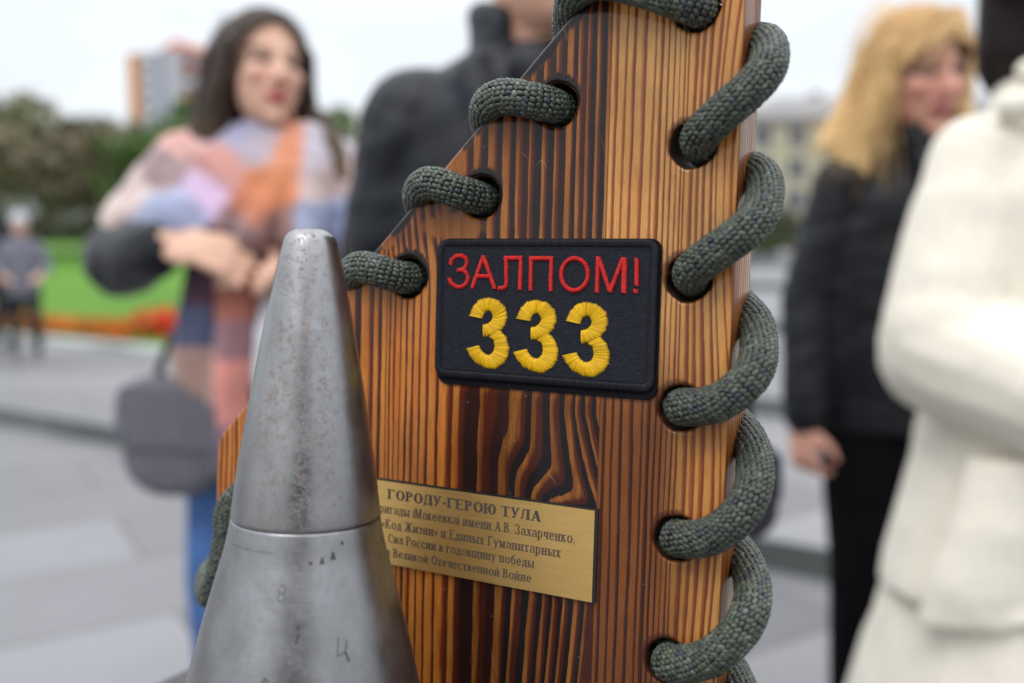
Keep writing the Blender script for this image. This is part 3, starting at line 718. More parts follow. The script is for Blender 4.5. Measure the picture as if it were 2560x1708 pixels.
def build_plaque():
    t = thing('brass_plaque', 'brushed brass plaque engraved with five lines of grey text', 'plaque'); t.matrix_world = BOARD
    m, nt, b = new_mat('brushed_brass'); x, y, z = objco(nt)
    n1 = noise(nt, comb(nt, x * 60., y * 7000.), 1.0, 4, .65); n2 = noise(nt, comb(nt, x * 26., y * 700.), 1.0, 3)
    nt.links.new(mixc(nt, n1.ss(.25, .75) * .7 + n2 * .3, lin((206, 160, 88)), lin((244, 206, 134))), b.inputs['Base Color'])
    b.inputs['Metallic'].default_value = .85; nt.links.new(n1.ss(.2, .8, .3, .46).k, b.inputs['Roughness']); bump(nt, b, n1 + n2 * .3, .12, .0002)
    bk = plain('black_laminate', (.012, .012, .013), .35)
    M_ = MB(); M_.box((-.05 + .02335 / 2 + .0006 - .0172, -.0904, .00065), (.0, 0, 0)) if False else None
    q = MB(); x0, x1, y0, y1 = -.1285, .0236, -.1088, -.0721
    q.box(((x0 + x1) / 2, (y0 + y1) / 2, .00062), (x1 - x0, y1 - y0, .0012)); q.build('backing', bk, t)
    q = MB(); q.box(((x0 + x1) / 2 - .0006, (y0 + y1) / 2 - .0003, .00142), (x1 - x0 - .0012, y1 - y0 - .0009, .00038)); q.build('plate', m, t)
    gm = plain('engraved_grey', lin((70, 61, 54)), .8, 0, .12, 900.)
    q = MB(); zt = .00165
    def put(G, *a):
        for poly in G.line(*a, zt): q.add(poly, [tuple(range(len(poly)))])
    put(Glyphs(.23, .1), 'ГОРОДУ-ГЕРОЮ ТУЛА', -72.8, -.1, -80.3, 4.25)
    G = Glyphs(.18, .095)
    put(G, 'бригады (Макеевка) имени А.В. Захарченко,', -79.6, 14.8, -86.75, 4.05)
    put(G, '«Код Жизни» и Единых Гуманитарных', -75.7, 8.9, -93.2, 3.95)
    put(G, 'Сил России в годовщину победы', -72.2, -2.4, -99.2, 3.85)
    put(G, 'в Великой Отечественной Войне', -73.0, -3.5, -105.3, 3.7)
    q.build('inscription', gm, t)
build_plaque()

# ------------------------------------------------------------------ steel shell
def build_shell():
    ax = (-64.7, 65.5)
    t = thing('artillery_shell', 'grey steel shell with rust flecked pointed nose standing before the board', 'shell')
    t.matrix_world = BOARD @ Matrix.Translation((ax[0] * MM, 0, ax[1] * MM))
    def steel(name, rust, mach):
        m, nt, b = new_mat(name); x, y, z = objco(nt); a = x._m('ARCTAN2', z)
        n1 = noise(nt, comb(nt, x * 90., y * 60., z * 90.), 1., 5, .6); n2 = noise(nt, comb(nt, x * 420., y * 330., z * 420.), 1., 4, .6)
        n3 = noise(nt, comb(nt, x * 1500., y * 1250., z * 1500.), 1., 3); n4 = noise(nt, comb(nt, a * 2.0, y * 2500.), 1., 3)
        n6 = noise(nt, comb(nt, a * 1.3, y * 14.), 1., 3)
        base = mixc(nt, n1.ss(.3, .7), lin((140, 140, 141)), lin((156, 156, 158)))
        base = mixc(nt, n2.ss(.45, .75) * .15, base, lin((104, 104, 109)))
        zone = ((a - .35).abs()).ss(1.15, .15) * .75 + n6.ss(.45, .7) * .35
        rs = (n2 * .45 + n3 * .55 + zone * .11).ss(.585, .67) * zone.ss(.15, .6) * rust
        base = mixc(nt, (rs * .6).sat(), base, mixc(nt, n3.ss(.3, .7), lin((92, 78, 70)), lin((122, 98, 80))))
        nt.links.new(base, b.inputs['Base Color']); nt.links.new((rs * -.6 + .96).sat().k, b.inputs['Metallic'])
        nt.links.new((n1.ss(.3, .7, .24, .33) + rs * .3 + n2 * .06).sat().k, b.inputs['Roughness'])
        bump(nt, b, n2 * .45 + n3 * .25 + n4 * mach - rs * .5, .16, .0006)
        return m
    s1, s2 = steel('weathered_steel', 1.0, .15), steel('machined_steel', .22, .6)
    def lathe(name, prof, mat, n=96):
        V = []; F = []
        for (v_, r_) in prof:
            for i in range(n): a = 2 * math.pi * i / n; V.append((r_ * math.sin(a) * MM, v_ * MM, r_ * math.cos(a) * MM))
        for k in range(len(prof) - 1):
            for i in range(n): j = (i + 1) % n; F.append((k * n + i, k * n + j, (k + 1) * n + j, (k + 1) * n + i))
        F.append(tuple(range(n))); F.append(tuple(range(len(prof) * n - 1, (len(prof) - 1) * n - 1, -1)))
        me = mesh_from(name, V, F, mat, True); link(name, me, t)
        bm = bmesh.new(); bm.from_mesh(me); bmesh.ops.recalc_face_normals(bm, faces=bm.faces)
        for f in bm.faces:
            if len(f.verts) > 4: f.smooth = False
        bm.to_mesh(me); bm.free()
    cap_ = [(30.6, 2.2), (30.5, 4.6), (30.0, 6.2), (29.2, 7.5), (28.2, 8.45), (26.6, 9.2), (24.6, 9.75), (20.9, 10.7), (12, 12.55), (1.9, 14.75), (-10, 17.0), (-22.4, 19.2), (-36.5, 21.6), (-51.4, 23.95), (-60.3, 25.25), (-68, 26.15), (-71.2, 26.5), (-72.2, 26.55), (-72.6, 26.35), (-72.75, 25.6)]
    lathe('nose_cone', cap_, s1)
    bod = [(-72.8, 25.6), (-72.9, 26.25), (-73.1, 26.6), (-73.6, 26.75), (-78.5, 27.55), (-83.0, 28.5), (-86, 29.3), (-95.4, 31.95), (-107.9, 35.4), (-120, 38.5), (-135, 42.0), (-150, 45.0), (-170, 48.5), (-190, 51.2), (-212, 52.5), (-231, 52.5)]
    lathe('shell_body', bod, s2)
    # stamped marks
    q = MB()
    P_ = [(p[0], p[1]) for p in sorted(bod)]
    def rad(v_): return float(np.interp(v_, [p[0] for p in P_], [p[1] for p in P_]))
    def pt(a, v_, lift=.06): r_ = rad(v_) + lift; return ((r_ * math.sin(a)) * MM, v_ * MM, r_ * math.cos(a) * MM)
    def line(pts, wd):
        for (a0, v0), (a1, v1) in zip(pts[:-1], pts[1:]):
            da, dv = a1 - a0, v1 - v0; L = math.hypot(da * rad(v0), dv); nx, ny = -dv / L, da * rad(v0) / L
            w_ = wd / 2; Q = [(a0 + nx * w_ / rad(v0), v0 + ny * w_), (a1 + nx * w_ / rad(v1), v1 + ny * w_), (a1 - nx * w_ / rad(v1), v1 - ny * w_), (a0 - nx * w_ / rad(v0), v0 - ny * w_)]
            q.add([pt(*p) for p in Q], [(0, 1, 2, 3)])
    def poly(pts): q.add([pt(*p) for p in pts], [tuple(range(len(pts)))])
    # angle 0 faces straight out of the board; the camera sees angles around +0.45
    c0 = .70
    for (dx, v_, s_, tri) in ((1.2, -82.3, 1.0, 0), (5.4, -81.7, 1.25, 1), (9.6, -80.5, 1.5, 1), (13.6, -76.8, 1.0, 0)):
        a = c0 + dx / 31.0; k = s_ / 31.0
        poly([(a - k * .75, v_ - s_ * .9), (a + k * .75, v_ - s_ * .9), (a + k * .25, v_ + s_ * .9), (a - k * .25, v_ + s_ * .9)] if tri else [(a + k * .7 * math.cos(w_), v_ + s_ * .7 * math.sin(w_)) for w_ in np.linspace(0, 6.28, 9)[:-1]])
    arc = lambda a, v_, r_, g0, g1, k=10: [(a + r_ * math.cos(R(g0 + (g1 - g0) * i / k)) / rad(v_), v_ + r_ * math.sin(R(g0 + (g1 - g0) * i / k))) for i in range(k + 1)]
    line(arc(c0 - .27, -90.3, 1.3, -200, 120), .25); line(arc(c0 - .27, -92.9, 1.3, -250, 70), .25)
    line([(c0 - .13 + .035, -102.7), (c0 - .13 + .06, -101.7)], .9); line([(c0 - .10, -107.1), (c0 - .07, -104.1)], .8)
    line([(c0 + .30, -106.0), (c0 + .28, -112.0), (c0 + .36, -111.1), (c0 + .385, -107.7)], .35); line([(c0 + .36, -111.1), (c0 + .39, -114.5)], .7)
    line([(c0 - .42, -121.5), (c0 - .35, -117.5), (c0 - .28, -121.5)], .5)
    q.build('stamped_marks', plain('mark_black', (.06, .057, .055), .6, .4), t)
    # scribed groove
    q = MB(); line([(c0 - 1.15 + i * .034, -79.2) for i in range(23)], .35); q.build('scribed_line', plain('groove_dark', (.16, .155, .15), .4, .6), t)
build_shell()
#@@SETTING@@
# ------------------------------------------------------------------ ground: paving, steps, lawn
def slab_mat(name, c, bw=1.2, rh=.6, ang=-32., var=.26):
    m, nt, b = new_mat(name); t = nt.nodes.new('ShaderNodeTexCoord'); mp = nt.nodes.new('ShaderNodeMapping'); mp.inputs['Rotation'].default_value = (0, 0, R(ang))
    nt.links.new(t.outputs['Object'], mp.inputs[0]); bk = nt.nodes.new('ShaderNodeTexBrick'); nt.links.new(mp.outputs[0], bk.inputs['Vector'])
    bk.inputs['Scale'].default_value = 1.0; bk.inputs['Brick Width'].default_value = bw; bk.inputs['Row Height'].default_value = rh
    bk.inputs['Mortar Size'].default_value = .008; bk.inputs['Mortar Smooth'].default_value = .3
    bk.inputs['Color1'].default_value = tuple(v * (1 - var) for v in c) + (1,); bk.inputs['Color2'].default_value = tuple(v * (1 + var) for v in c) + (1,); bk.inputs['Mortar'].default_value = tuple(v * .5 for v in c) + (1,)
    n = noise(nt, t.outputs['Object'], 90., 5, .7); n2 = noise(nt, t.outputs['Object'], .9, 4)
    s = nt.nodes.new('ShaderNodeVectorMath'); s.operation = 'SCALE'; nt.links.new(bk.outputs[0], s.inputs[0]); nt.links.new((n.ss(.3, .7, .85, 1.12) * n2.ss(.3, .7, .88, 1.1)).k, s.inputs['Scale'])
    nt.links.new(s.outputs[0], b.inputs['Base Color']); nt.links.new(n2.ss(.3, .7, .5, .75).k, b.inputs['Roughness']); b.inputs['Specular IOR Level'].default_value = .35
    return m
PAV = slab_mat('granite_paving', (.185, .184, .193)); PAV2 = slab_mat('granite_terrace', (.195, .194, .201), 1.6, .8)
RIS = slab_mat('granite_riser', (.105, .12, .115), 1.1, 3.0)
q = MB(); q.add([(-400, -400, 0), (400, -400, 0), (400, 400, 0), (-400, 400, 0)], [(0, 1, 2, 3)]); tag(q.build('pavement', PAV), kind='structure')
DX, DY = .85, -.527                       # direction of the step lines
def step(name, px, py, z0, z1, left, far, mat):
    """a paved terrace: everything beyond a step line, with a nosing, a riser and a pale top"""
    a = Vector((px + DX * left, py + DY * left)); b = Vector((px + DX * 60, py + DY * 60)); n = Vector((-DY, DX))
    q = MB(); c, d = b + n * far, a + n * far
    q.add([(a.x, a.y, z1), (b.x, b.y, z1), (c.x, c.y, z1), (d.x, d.y, z1)], [(0, 1, 2, 3)])
    o = tag(q.build(name, mat), kind='structure')
    q = MB(); e = .03
    q.add([(a.x, a.y, z0), (b.x, b.y, z0), (b.x, b.y, z1 - .002), (a.x, a.y, z1 - .002)], [(0, 1, 2, 3)])
    q.build('riser', RIS, o)
    return o
step('terrace', 1.0, 3.2, 0.0, .115, -60, 120, PAV2)
step('terrace', 1.5, 5.6, .115, .235, -4.2, 110, PAV2)
step('terrace', 2.6, 9.4, .235, .345, -5.5, 100, PAV2)
step('terrace', 4.4, 15.5, .345, .46, -7.0, 90, PAV2)
step('terrace', 7.0, 24.0, .46, .58, -9.0, 80, PAV2)
# lawn: a bank rising away from the kerb
def grass_mat():
    m, nt, b = new_mat('mown_grass'); t = nt.nodes.new('ShaderNodeTexCoord'); n = noise(nt, t.outputs['Object'], 40., 5, .7); n2 = noise(nt, t.outputs['Object'], .35, 3)
    c = mixc(nt, n.ss(.3, .7), (.044, .13, .010), (.092, .23, .018)); c = mixc(nt, n2.ss(.35, .65) * .5, c, (.13, .27, .03))
    nt.links.new(c, b.inputs['Base Color']); b.inputs['Roughness'].default_value = .8; b.inputs['Specular IOR Level'].default_value = .2; bump(nt, b, n, .5, .03)
    return m
kn = Vector((-DY, DX))
q = MB(); A0 = Vector((1.5 + DX * -4.3, 5.6 + DY * -4.3)); B0 = Vector((1.5 + DX * -45, 5.6 + DY * -45)); rows = []
for k in range(13):
    s = k / 12 * 30; z = .125 + 1.06 * (s / 30) ** .8
    for f in np.linspace(0, 1, 13):
        p = A0.lerp(B0, f) + kn * (s + .3); rows.append((p.x - .12 * s * (1 - f), p.y, z + .05 * math.sin(p.x * .7 + p.y * .5) * min(1, s / 4)))
q.add(rows, [(k * 13 + i + 1, k * 13 + i, (k + 1) * 13 + i, (k + 1) * 13 + i + 1) for k in range(12) for i in range(12)])
tag(q.build('lawn', grass_mat(), None, True), kind='structure')
q = MB(); L = (B0 - A0).length; m_ = (A0 + B0) / 2 + kn * .14
q.box((m_.x, m_.y, .09), (L, .28, .12), (0, 0, math.atan2(DY, DX))); tag(q.build('kerb', slab_mat('kerb_stone', (.30, .32, .31), 1.0, 2.0)), kind='structure')
# blades along the front of the lawn and the flower bed
def scatter(name, pts, nrm_jit, size, cols, mat_name, rough=.6):
    n = len(pts); rg = np.random.default_rng(n); pts = np.asarray(pts)
    d1 = rg.normal(size=(n, 3)); d1 /= np.linalg.norm(d1, axis=1)[:, None]; d2 = np.cross(d1, rg.normal(size=(n, 3))); d2 /= np.linalg.norm(d2, axis=1)[:, None]
    s = size * rg.uniform(.6, 1.3, (n, 1)); a = d1 * s; b = d2 * s * .55
    V = np.stack([pts - a, pts - b * 1.0, pts + a, pts + b], 1).reshape(-1, 3); F = np.arange(n * 4).reshape(-1, 4).tolist()
    me = mesh_from(name, V, F); C = np.repeat(np.asarray(cols)[rg.integers(0, len(cols), n)] * rg.uniform(.9, 1.15, (n, 1)), 4, 0); set_tint(me, C)
    me.materials.append(MATS.setdefault(mat_name, attr_mat(mat_name, rough, .1, 20., .25))); return me
MATS = {}
rg = np.random.default_rng(11)
def bed(name, f0, f1, s0, s1, h, n, cols, label):
    P = []
    for _ in range(n):
        f = rg.uniform(f0, f1); s = rg.uniform(s0, s1); p = A0 + (B0 - A0).normalized() * f + kn * s; P.append((p.x, p.y, .13 + 1.06 * (s / 30) ** .8 + rg.uniform(0, h) * rg.uniform(.5, 1)))
    return tag(link(name, scatter(name, P, 1, .035, cols, 'petals')), label, 'flower bed')
bed('flower_bed', 2.4, 6.4, .35, .9, .15, 2600, [(.75, .13, .012), (.7, .2, .02), (.5, .09, .02), (.09, .16, .02)], 'low orange flower bed along the kerb of the green lawn')
bed('flower_bed', .9, 2.9, .7, 1.5, .26, 3200, [(.8, .03, .012), (.72, .05, .012), (.65, .02, .01), (.10, .12, .02)], 'bright red flower bed on the lawn behind the woman in the plaid shawl')

# ------------------------------------------------------------------ trees and hedge
BARK = plain('bark', (.10, .075, .055), .85, 0, .3, 12., .6)
def tree(name, x, y, z, h, wd, cols, label, seed, n=2600, leaf=.13, bare=.0):
    rg = np.random.default_rng(seed); t = thing(name, label, 'tree', (x, y, z), rg.uniform(0, 6), 'trees behind the lawn')
    q = MB(); hh = h * .5; pts = [(0, 0, -.2), (.05, 0, hh * .4), (-.04, .06, hh * .8), (.03, .02, h * .8)]; q.tube(pts, [h * .022, h * .018, h * .013, h * .004], 9)
    cl = []
    for k in range(16):
        a = rg.uniform(0, 6.28); e = rg.uniform(.25, 1.0); z0 = h * rg.uniform(.22, .6); L = wd * .5 * rg.uniform(.5, .95)
        p1 = np.array((math.cos(a) * L * .5, math.sin(a) * L * .5, z0 + L * e * .5)); p2 = np.array((math.cos(a) * L, math.sin(a) * L, min(h * .96, z0 + L * e * 1.1)))
        q.tube([(0, 0, z0), tuple(p1), tuple(p2)], [h * .01, h * .006, h * .002], 6); cl += [p1 * .6 + p2 * .4, p2]
    q.build('trunk', BARK, t, True)
    for k in range(14): a = rg.uniform(0, 6.28); r_ = wd * .42 * math.sqrt(rg.random()); cl.append(np.array((r_ * math.cos(a), r_ * math.sin(a), h * rg.uniform(.3, .93) * (1 - .25 * r_ / (wd * .5)))))
    per = n // len(cl); P = []; 
    for c in cl:
        r_ = wd * rg.uniform(.1, .2); g = rg.normal(size=(per, 3)); g /= np.linalg.norm(g, axis=1)[:, None]; P.append(c + g * r_ * rg.random((per, 1)) ** .4 * np.array((1, 1, .75)))
    P = np.concatenate(P); P = P[rg.random(len(P)) > bare]
    link('crown', scatter('crown', P, 1, leaf, cols, 'leaves', .55), t)
olive = [(.20, .205, .11), (.175, .185, .095), (.22, .205, .12), (.15, .16, .085)]; brown = [(.19, .155, .10), (.17, .145, .09), (.21, .175, .11), (.14, .125, .075)]
green = [(.085, .15, .04), (.11, .19, .05), (.06, .1, .03), (.14, .2, .06)]
tree('broadleaf_tree', -18.2, 33, 1.1, 6.2, 6.0, olive, 'tall olive tree at the left border before the grey green building', 1, leaf=.2)
tree('broadleaf_tree', -15.4, 34, 1.1, 5.2, 4.2, olive + brown, 'brownish olive tree beside the tallest olive tree', 2, leaf=.2)
tree('broadleaf_tree', -12.9, 31, 1.1, 3.4, 4.0, brown, 'rusty brown low tree right of the olive trees', 3, leaf=.18)
tree('broadleaf_tree', -16.2, 29, 1.0, 3.9, 5.0, brown, 'rusty brown bush like tree below the tall olive tree', 4, leaf=.18)
tree('broadleaf_tree', -10.9, 29, 1.0, 3.7, 3.6, green, 'deep green tree left of the shawl, left of the tower', 5, leaf=.17)
tree('broadleaf_tree', -8.8, 28, 1.0, 4.9, 4.0, green, 'dense green tree in front of the striped tower', 6, leaf=.17)
tree('broadleaf_tree', -4.9, 30, .9, 4.9, 4.6, green + olive, 'green tree between the shawl and the dark coat', 7, leaf=.17)
tree('broadleaf_tree', -6.8, 29, .9, 4.6, 4.2, green, 'green tree behind the long haired woman', 8, leaf=.17)
P = []
for _ in range(9000):
    f = rg.uniform(-1, 40); s = rg.uniform(23.8, 25.6); p = A0 + (B0 - A0).normalized() * f + kn * s; P.append((p.x - .12 * s, p.y, 1.0 + rg.uniform(0, 1.25) * (1 + .15 * math.sin(f * 1.7))))
tag(link('hedge', scatter('hedge', P, 1, .17, [(.06, .08, .035), (.08, .09, .045), (.09, .08, .06), (.04, .05, .025)], 'leaves')), 'dark clipped hedge along the far side of the lawn', 'hedge')
# shrubs below the yellow building
def shrub(x, y, z, r, h, cols, label, seed):
    rg = np.random.default_rng(seed); g = rg.normal(size=(900, 3)); g /= np.linalg.norm(g, axis=1)[:, None]; g = g * rg.random((900, 1)) ** .35 * np.array((r, r, h * .5)); g[:, 2] += h * .5
    t = thing('shrub', label, 'shrub', (x, y, z), 0, 'shrubs before the yellow building'); link('foliage', scatter('foliage', g, 1, .12, cols, 'leaves'), t)
    q = MB()
    for k in range(5): a = k * 1.26; q.tube([(0, 0, -.05), (math.cos(a) * r * .3, math.sin(a) * r * .3, h * .4), (math.cos(a) * r * .6, math.sin(a) * r * .6, h * .75)], [.03, .02, .008], 6)
    q.build('stem', BARK, t)
shrub(9.3, 34, .58, 1.1, 1.3, brown, 'rusty shrub just right of the rope, below the yellow building', 31)
shrub(11.2, 34.5, .58, 1.3, 1.2, brown + olive, 'olive brown shrub left of the black leather sleeve', 32)
shrub(8.6, 40, .58, 1.2, 2.2, green + olive, 'green shrub farther back beside the rope at the corner of the yellow building', 33)

# ------------------------------------------------------------------ buildings
GL = plain('window_glass', (.045, .052, .065), .25, 0, .2, 3.)
def block(name, label, loc, rz, W, D_, H_, wall, floors, cols, win, roof=None, z_off=0., bands=None, roofc=(.25, .22, .2), group=None):
    t = thing(name, label, 'building', loc, rz); q = MB(); q.box((0, 0, H_ / 2 - 1), (W, D_, H_ + 2)); q.build('wall', wall, t)
    fh = H_ / floors
    def windows(face):
        cnt = cols if face in (0, 2) else max(2, int(cols * D_ / W)); span = W if face in (0, 2) else D_
        for f in range(floors):
            for c in range(cnt):
                u = (c + .5) / cnt * span - span / 2; zc = fh * (f + .55)
                w_, h_ = win
                fr = MB(); gl = MB()
                for (M, p) in ((fr, 0), (gl, 1)):
                    if p == 0: parts = [((0, 0, h_ / 2), (w_ + .16, .14, .1)), ((0, 0, -h_ / 2), (w_ + .3, .2, .1)), ((w_ / 2, 0, 0), (.09, .1, h_)), ((-w_ / 2, 0, 0), (.09, .1, h_)), ((0, 0, 0), (.06, .09, h_))]
                    else: parts = [((0, 0, 0), (w_ - .09, .03, h_ - .1))]
                    for (c_, d_) in parts:
                        if face == 0: M.box((u + c_[0], -D_ / 2 - .03, zc + c_[2]), d_)
                        else: M.box((W / 2 + .03, u + c_[0], zc + c_[2]), (d_[1], d_[0], d_[2]))
                fo = fr.build('window', FRM, t); gl.build('pane', GL, fo)
    windows(0)
    if bands: bands(t, fh)
    q = MB(); q.box((0, 0, H_ + .12), (W + .7, D_ + .7, .34)); q.build('cornice', plain('cornice', (.30, .28, .24), .7), t)
    if roof:
        q = MB(); e = .5; q.add([(-W / 2 - e, -D_ / 2 - e, H_ + .3), (W / 2 + e, -D_ / 2 - e, H_ + .3), (W / 2 + e, D_ / 2 + e, H_ + .3), (-W / 2 - e, D_ / 2 + e, H_ + .3), (-W / 2 + D_ / 2, 0, H_ + .3 + roof), (W / 2 - D_ / 2, 0, H_ + .3 + roof)], [(0, 1, 5, 4), (1, 2, 5), (2, 3, 4, 5), (3, 0, 4), (3, 2, 1, 0)])
        ro = q.build('roof', plain('roof_sheet', roofc, .7, 0, .2, 2.), t)
        for k in (-.25, .18): c_ = MB(); c_.box((k * W, .6, H_ + .3 + roof * .9), (.9, .7, 1.6)); c_.build('chimney', plain('chimney', (.3, .26, .24), .8), ro)
    return t
FRM = plain('window_frame', (.5, .5, .48), .6)
block('apartment_building', 'pale yellow four storey building right of the board with grey hipped roof', (37.5, 84, .4), R(-6), 40, 13, 10.6, plain('yellow_plaster', (.40, .365, .25), .8, 0, .08, .6), 4, 14, (1.5, 1.7), 2.6, roofc=(.21, .2, .2))
block('apartment_building', 'grey green low building with pale windows behind the olive trees', (-45, 75, .5), R(10), 18, 12, 9.0, plain('grey_plaster', (.25, .27, .24), .8, 0, .1, .6), 3, 6, (1.7, 2.0), 2.2, roofc=(.2, .19, .18))
def tower():
    t = thing('tower_block', 'tall orange and white striped apartment tower beyond the trees', 'building', (-83.6, 240, 0), R(-24))
    Hh = 46.5; W, D_ = 16, 20
    q = MB(); q.box((0, 0, Hh / 2 - 1), (W, D_, Hh + 2)); q.build('wall', plain('white_render', (.40, .41, .43), .75, 0, .06, .3), t)
    og, wt, gy = plain('orange_render', (.50, .21, .04), .75), plain('pale_render', (.56, .56, .56), .75), plain('grey_render', (.26, .28, .33), .75)
    for (x0, x1, m, nm) in ((-8.05, -4.6, og, 'orange_strip'), (1.2, 4.2, gy, 'stair_strip')):
        q = MB(); q.box(((x0 + x1) / 2, -D_ / 2 - .12, Hh / 2), (x1 - x0, .3, Hh)); q.build(nm, m, t)
    rd = plain('brick_red_render', (.46, .15, .09), .75)
    for f in range(13):
        z = 2.2 + f * 3.4
        q = MB(); q.box((W / 2 + .7, 0, z - .6), (1.4, D_ - 1, 1.15)); q.build('balcony', (rd if f > 11 else og) if f % 2 == 0 else wt, t)
        for yy in (-7, -2.3, 2.3, 7):
            g = MB(); g.box((W / 2 + .03, yy, z + .85), (.08, 2.6, 1.5)); g.build('window', GL, t)
        g = MB(); g.box((-2, -D_ / 2 - .03, z + .7), (1.9, .08, 1.6)); g.build('window', GL, t)
    q = MB(); q.add([(W / 2 + 1.4, -D_ / 2, Hh), (W / 2 + 1.4, D_ / 2, Hh), (W / 2 - 6, D_ / 2, Hh), (W / 2 - 6, -D_ / 2, Hh), (W / 2 - 2, -D_ / 2 + 1, Hh + 2.6), (W / 2 - 2, D_ / 2 - 8, Hh + 2.6)], [(0, 1, 5, 4), (1, 2, 5), (2, 3, 4, 5), (3, 0, 4), (0, 3, 2, 1)])
    q.build('roof', rd, t)
tower()

# ------------------------------------------------------------------ people
SKIN = {}
def skin_mat(): return MATS.setdefault('skin', attr_mat('skin', .5, .05, 60., .35, .12))
def head_prims(q, M, f=1.0):
    E = M.to_3x3().to_euler()
    def ell(c, r): q.ell(M @ (Vector(c) * f), tuple(v * f for v in r), E)
    def cap(a, b, r0, r1): q.cap(M @ (Vector(a) * f), M @ (Vector(b) * f), r0 * f, r1 * f)
    ell((0, .015, .035), (.073, .092, .083)); ell((0, -.02, -.03), (.062, .07, .085)); ell((0, -.035, -.072), (.046, .05, .036)); ell((0, -.07, -.098), (.021, .019, .017))
    cap((0, -.086, .012), (0, -.107, -.026), .008, .0135); ell((-.011, -.098, -.032), (.008, .01, .007)); ell((.011, -.098, -.032), (.008, .01, .007))
    ell((0, -.073, .026), (.05, .018, .012)); ell((.034, -.06, -.02), (.026, .026, .022)); ell((-.034, -.06, -.02), (.026, .026, .022))
    ell((0, -.089, -.056), (.023, .012, .006)); ell((0, -.087, -.067), (.02, .012, .007))
    for s in (-1, 1): ell((s * .074, .012, -.008), (.011, .022, .032))
    for s in (-1, 1): ell((s * .031, -.071, .006), (.014, .013, .011))
def hand_prims(q, wrist, d, nrm, side=1, curl=.5, f=1.0):
    """palm with four fingers and a thumb; d points along the fingers, nrm out of the back of the hand"""
    d = Vector(d).normalized(); nrm = Vector(nrm); nrm = (nrm - d * nrm.dot(d)).normalized(); s = d.cross(nrm) * side; w_ = Vector(wrist)
    M = Matrix((s, d, nrm)).transposed()
    pc = w_ + d * .048 * f; q.ell(pc, (.040 * f, .052 * f, .016 * f), M.to_euler())
    for k, (o, L) in enumerate(((-.030, .072), (-.010, .082), (.011, .077), (.030, .06))):
        p = w_ + d * .088 * f + s * o * f; a = curl * (1 + .12 * k); fd = (d + s * o * 2).normalized(); L *= f
        for r0, r1, l in ((.0092, .0086, .45), (.0086, .0078, .3), (.0078, .0068, .25)):
            fd2 = (fd * math.cos(a) - nrm * math.sin(a)).normalized(); p2 = p + fd2 * L * l; q.cap(p, p2, r0 * f, r1 * f, 10); p = p2; a += curl
    p = w_ + d * .03 * f - s * .034 * f; td = (d * .75 - s * .75 - nrm * .25).normalized(); p2 = p + td * .04 * f; q.cap(p, p2, .0115 * f, .0098 * f, 10); td = (d * .95 - s * .3 - nrm * .3).normalized(); q.cap(p2, p2 + td * .03 * f, .0098 * f, .008 * f, 10)
def paint_head(me, M, skin, lips, brow, f=1.0, eye=(.03, .025, .022), blush=None):
    V = verts_np(me); Mi = np.array(M.inverted()); L = (V @ Mi[:3, :3].T + Mi[:3, 3]) / f
    C = np.tile(np.array(skin, np.float32), (len(V), 1)); x, y, z = L.T; front = y < -.045
    if blush is not None:
        k = np.exp(-(((np.abs(x) - .036) / .022) ** 2 + ((z + .028) / .022) ** 2)) * front * .5; C = C * (1 - k[:, None]) + np.array(blush) * k[:, None]
        k = np.exp(-((x / .014) ** 2 + ((z + .028) / .014) ** 2)) * (y < -.09) * .5; C = C * (1 - k[:, None]) + np.array(blush) * k[:, None]
    def put(mask, c): C[mask] = c
    put(front & ((np.abs(x) / .025) ** 2 + ((z + .061) / .0125) ** 2 < 1) & (y < -.07), lips)
    put(front & (((np.abs(x) - .032) / .018) ** 2 + ((z - .006) / .0085) ** 2 < 1), eye)
    put(front & (((np.abs(x) - .034) / .023) ** 2 + ((z - .029) / .0055) ** 2 < 1), brow)
    put((y > -.01) & (z > .02) & (np.abs(x) < .2) & (np.linalg.norm(L, axis=1) < .14), brow)
    set_tint(me, C)
def headM(loc, yaw=0, pitch=0, roll=0): return Matrix.Translation(loc) @ Euler((R(pitch), R(roll), R(yaw)), 'XYZ').to_matrix().to_4x4()
from mathutils import noise as mnoise
def wrinkle(me, amp, fr, seed=0., tilt=0.):
    """cloth folds: pushes the surface in and out along stretched noise ridges"""
    n = len(me.vertices); V = verts_np(me); N = np.empty(n * 3, np.float32); me.vertex_normals.foreach_get('vector', N); N = N.reshape(-1, 3)
    ct, st = math.cos(tilt), math.sin(tilt); a = V[:, 0] * ct + V[:, 2] * st; c = -V[:, 0] * st + V[:, 2] * ct
    P = np.stack([a * fr[0] + seed, V[:, 1] * fr[1], c * fr[2]], 1)
    d = np.array([.75 - 1.5 * abs(mnoise.noise(p)) + .6 * mnoise.noise(p * 2.3) for p in map(Vector, P)])
    me.vertices.foreach_set('co', (V + N * (d * amp)[:, None]).astype(np.float32).ravel()); me.update(); return me
def loose_hair(parent, paths, r, col, jit, seed):
    rq = np.random.default_rng(seed); q = MB()
    for pts, n in paths:
        for _ in range(n):
            o = rq.normal(0, jit, 3); q.tube([np.array(p) + o * (1 + .5 * i) + rq.normal(0, jit * .35, 3) for i, p in enumerate(pts)], [r] * (len(pts) - 1) + [r * .3], 3)
    me = q.mesh('loose_hair', MATS['hair'], True); set_tint(me, np.tile(col, (len(me.vertices), 1))); return link('loose_hair', me, parent)
def person(name, label, loc, rz=0): return thing('person', label, 'person', loc, rz)
def legs(q, hip, knee, ankle, r):
    q.cap(hip, knee, r[0], r[1]); q.cap(knee, ankle, r[1], r[2])
